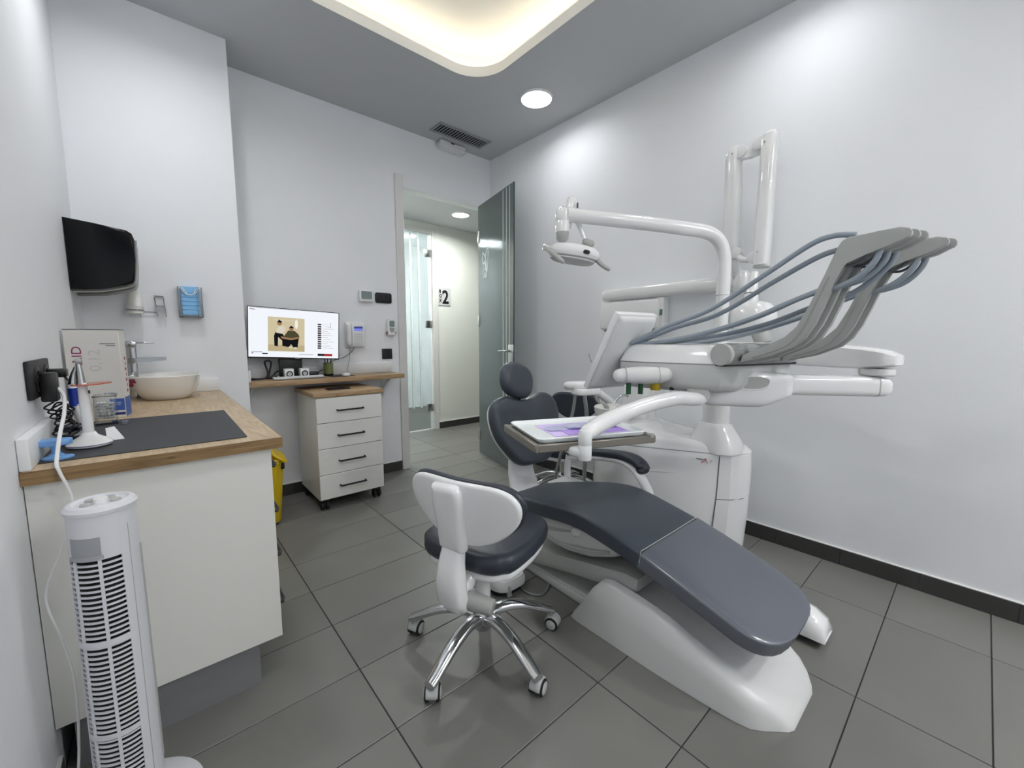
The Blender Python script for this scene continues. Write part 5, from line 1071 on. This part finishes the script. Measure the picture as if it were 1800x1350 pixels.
# tray arm under the head
ta = [(1.575, .695, .972), (1.512, .690, .960), (1.42, .719, .967), (1.33, .757, .955), (1.233, .786, .936), (1.154, .798, .921), (1.070, .798, .906), (1.012, .792, .893), (.988, .789, .882)]
part('tray_arm', tube(ta, [.026, .030, .031, .031, .030, .0295, .029, .0265, .021], 20, 6, ell=(1, .85), rounded=True, sq=2.5), M['gloss'], du_)
part('tray_arm_pivot', lathe([(0, .958), (.036, .958), (.038, .975), (.038, .992), (0, .992)], (1.53, .695, 0), n=30), M['grey'], du_)
part('tray_post', merge(lathe([(0, .808), (.0195, .808), (.0215, .812), (.0215, .853), (.0208, .8545), (.0208, .856), (.0215, .8575), (.0215, .890), (.017, .902), (0, .904)], (.988, .789, 0), n=32), pad([((.988, .789, .828), (1, 0, 0), (0, 0, 1), .0215, .018, .018), ((.990, .830, .828), (1, 0, 0), (0, 0, 1), .026, .016, .016), ((1.02, .90, .826), (1, 0, 0), (0, 0, 1), .024, .010, .010)], 3, 20)), M['gloss'], du_)
# tray holder and tray
TZ2 = .853
T1, T2 = V((.922, -.387, 0)).normalized(), V((.387, .922, 0)).normalized()
def tfr(z): return frame((1.130, .945, z), T1, T2)
part('tray_frame', merge(box((-.210, -.162, -.012), (.205, -.1505, .014), .003, 1, tfr(TZ2-.012)), box((-.210, .1505, -.012), (.205, .162, .014), .003, 1, tfr(TZ2-.012)), box((-.222, -.162, -.012), (-.2065, .162, .016), .003, 1, tfr(TZ2-.012)), box((.1985, -.162, -.012), (.222, .162, .014), .004, 1, tfr(TZ2-.012)), box((-.21, -.155, -.012), (.205, .155, -.005), .002, 1, tfr(TZ2-.012)), box((-.205, -.15, -.005), (-.15, .15, .0125), 0, 1, tfr(TZ2-.012)), box((.15, -.15, -.005), (.198, .15, .0125), 0, 1, tfr(TZ2-.012))), M['holder'], du_)
part('tray_corner', cyl(tfr(TZ2+.002) @ V((.205, -.150, -.006)), tfr(TZ2+.002) @ V((.205, -.150, .004)), .014, n=18), M['dialg'], du_)
tr = root('instrument_tray', (1.13, .945, TZ2), 'white rectangular instrument tray with raised rim in the metal holder above the chair', 'tray')
def rl(w_, h_, r_, z): return [tfr(TZ2+z) @ V((a-.004, b, 0)) for a, b in rrect(w_, h_, r_, 6)]
part('tray', loft([rl(.384, .284, .020, .001), rl(.392, .290, .022, .004), rl(.402, .298, .024, .015), rl(.396, .292, .022, .017), rl(.382, .280, .02, .007), rl(.06, .05, .01, .0065)]), M['traym'], tr)
thing('lilac_napkin', prism(rrect(.285, .185, .003, 2), .0012, tfr(TZ2+.0075) @ Matrix.Translation((.018, -.005, 0))), M['lilac'], tfr(TZ2+.0075) @ V((0, 0, 0)), 'pale lilac paper sheet lining the white tray', 'napkin')
thing('lilac_napkin', prism(rrect(.225, .115, .003, 2), .0016, tfr(TZ2+.0090) @ Matrix.Translation((.040, -.034, 0))), M['lilac2'], tfr(TZ2+.009) @ V((.04, -.03, 0)), 'deeper lilac folded paper lying on the pale sheet in the tray', 'napkin')
for i, (ox, oy, an, L_, lb) in enumerate(((.0, .010, .10, .235, 'sealed film pouch of instruments lying along the middle of the tray'), (.055, -.008, -.06, .20, 'sealed film pouch of instruments overlapping the other near the tray arm'))):
    Mp = tfr(TZ2+.0112+.0065*i) @ Matrix.Translation((ox, oy, 0)) @ Matrix.Rotation(an, 4, 'Z')
    po = root('instrument_pouch', Mp @ V((0, 0, 0)), lb, 'pouch', 'pouches on the tray')
    part('film', loft([[Mp @ V((u*L_/2*s, v_*.032*s, z)) for u, v_ in superell(1, 1, 7, 32)] for s, z in ((.98, 0), (1, .0005), (.93, .004), (.5, .0058), (.05, .006))]), M['pouch'], po)
    part('probe', tube([Mp @ V(q) for q in ((-L_*.42, .004, .0022), (-L_*.1, .005, .0026), (L_*.2, .004, .0026), (L_*.40, -.004, .0022))], [.0012, .0024, .0024, .001], 8), M['steel'], po)

# ================================================================== X-RAY UNIT ON THE WALL
xr = root('xray_unit', (2.60, 1.4, 1.5), 'white wall mounted dental x-ray unit with a folded double arm and control box', 'x-ray unit')
part('control_box', merge(box((2.565, 1.455, 1.248), (XR-.001, 1.935, 1.452), .018, 3)), M['gloss'], xr)
part('box_lip', box((2.575, 1.425, 1.24), (XR-.001, 1.49, 1.46), .012, 2), M['white'], xr)
part('power_switch', box((2.571, 1.432, 1.34), (2.577, 1.450, 1.378), .001, 1), mat('green_switch', '#4f7f66', .4), xr)
part('box_foot', box((2.60, 1.47, 1.222), (XR-.002, 1.56, 1.25), .006, 2), M['grey'], xr)
part('box_foot', box((2.60, 1.86, 1.235), (XR-.002, 1.92, 1.25), .006, 2), M['grey'], xr)
part('extension_arm', loft([[V((2.598+.040*math.copysign(abs(math.cos(u))**.7, math.cos(u))*s, y, z+.043*math.copysign(abs(math.sin(u))**.7, math.sin(u))*s)) for u in [2*PI*j/28 for j in range(28)]] for y, z, s in ((1.925, 1.500, .55), (1.915, 1.500, .86), (1.89, 1.500, .98), (1.7, 1.502, 1), (1.2, 1.507, 1.02), (.96, 1.510, 1.02), (.93, 1.510, .95), (.92, 1.51, .7))]), M['gloss'], xr)
part('arm_pivot', cyl((2.60, 1.88, 1.44), (2.60, 1.88, 1.47), .022, n=20), M['white'], xr)
part('arm_elbow', merge(lathe([(0, 1.452), (.036, 1.452), (.042, 1.462), (.042, 1.555), (.034, 1.568), (0, 1.57)], (2.585, .955, 0), n=32), tube([(2.575, .975, 1.545), (2.55, .985, 1.60), (2.535, .99, 1.66)], [.030, .028, .026], 16)), M['gloss'], xr)
def arm_sec(cx, cy, z, wx, wy, sq=3.2): return [V((cx+wx*u, cy+wy*v_, z)) for u, v_ in superell(1, 1, sq, 32)]
part('rear_arm', loft([arm_sec(2.53, 1.000, 1.660, .030, .030), arm_sec(2.53, 1.000, 1.672, .040, .040), arm_sec(2.53, 1.000, 1.71, .042, .042), arm_sec(2.52, 1.003, 2.0, .042, .042), arm_sec(2.51, 1.006, 2.17, .040, .038), arm_sec(2.508, 1.006, 2.215, .038, .036), arm_sec(2.508, 1.002, 2.232, .032, .030), arm_sec(2.508, 1.0, 2.238, .018, .018)]), M['gloss'], xr)
part('front_arm', loft([arm_sec(2.49, .825, 1.566, .030, .030), arm_sec(2.49, .825, 1.575, .040, .035), arm_sec(2.49, .825, 1.62, .042, .037), arm_sec(2.49, .825, 2.0, .042, .037), arm_sec(2.49, .823, 2.20, .042, .037), arm_sec(2.49, .821, 2.232, .039, .034), arm_sec(2.49, .818, 2.245, .026, .024)]), M['gloss'], xr)
part('top_link', loft([[V((x, y, z+dz)) for x, dz in ((2.482, -.020), (2.518, -.020), (2.518, .020), (2.482, .020))] for y, z in ((.985, 2.180), (.92, 2.170), (.855, 2.178))]), M['white'], xr)
for (x, y, z) in ((2.505, .965, 2.192), (2.49, .868, 2.20)): part('link_disc', cyl((x-.030, y, z), (x+.030, y, z), .034, n=28, bev=.004), M['white'], xr)
for (x, y, z) in ((2.515, .965, 1.660), (2.49, .866, 1.618)): part('link_disc', cyl((x-.022, y, z), (x+.022, y, z), .030, n=28, bev=.004), M['white'], xr)
part('lower_link', tube([(2.515, .965, 1.655), (2.50, .93, 1.62), (2.49, .89, 1.61)], .016, 12), M['white'], xr)
part('arm_screw', merge(*[cyl(p, (p[0]-.004, p[1], p[2]), .004, n=10) for p in ((2.470, 1.000, 2.19), (2.4495, .835, 2.19), (2.488, 1.0, 1.70), (2.4495, .835, 1.64))]), M['dialg'], xr, kind='stuff')
part('end_plate', prism(superell(.042, .037, 3.2, 32, (2.49, .825)), .004, FZ(0, 0, 1.562)), M['grey'], xr)
part('neck', lathe([(0, 0), (.030, 0), (.034, .02), (.034, .046), (.029, .054), (.026, .10), (.020, .17), (0, .17)], (2.40, .836, 1.368), (.25, .03, 1), 28), M['gloss'], xr)
part('neck_ring', lathe([(.0345, 0), (.0352, .001), (.0352, .004), (.0345, .005)], (2.4115, .8373, 1.413), (.25, .03, 1), 28), M['darkprint'], xr)
part('tube_head', loft([[V((2.40+a*u, .82+b*v_, z)) for u, v_ in superell(1, 1, 2.5, 40)] for a, b, z in ((.03, .04, 1.222), (.070, .088, 1.228), (.088, .108, 1.25), (.092, .114, 1.29), (.088, .108, 1.33), (.070, .084, 1.362), (.036, .042, 1.378), (.01, .01, 1.38))]), M['gloss'], xr)
part('cone', cyl((2.40, .78, 1.22), (2.40, .76, 1.16), .045, .040, 28, .004), M['grey'], xr)
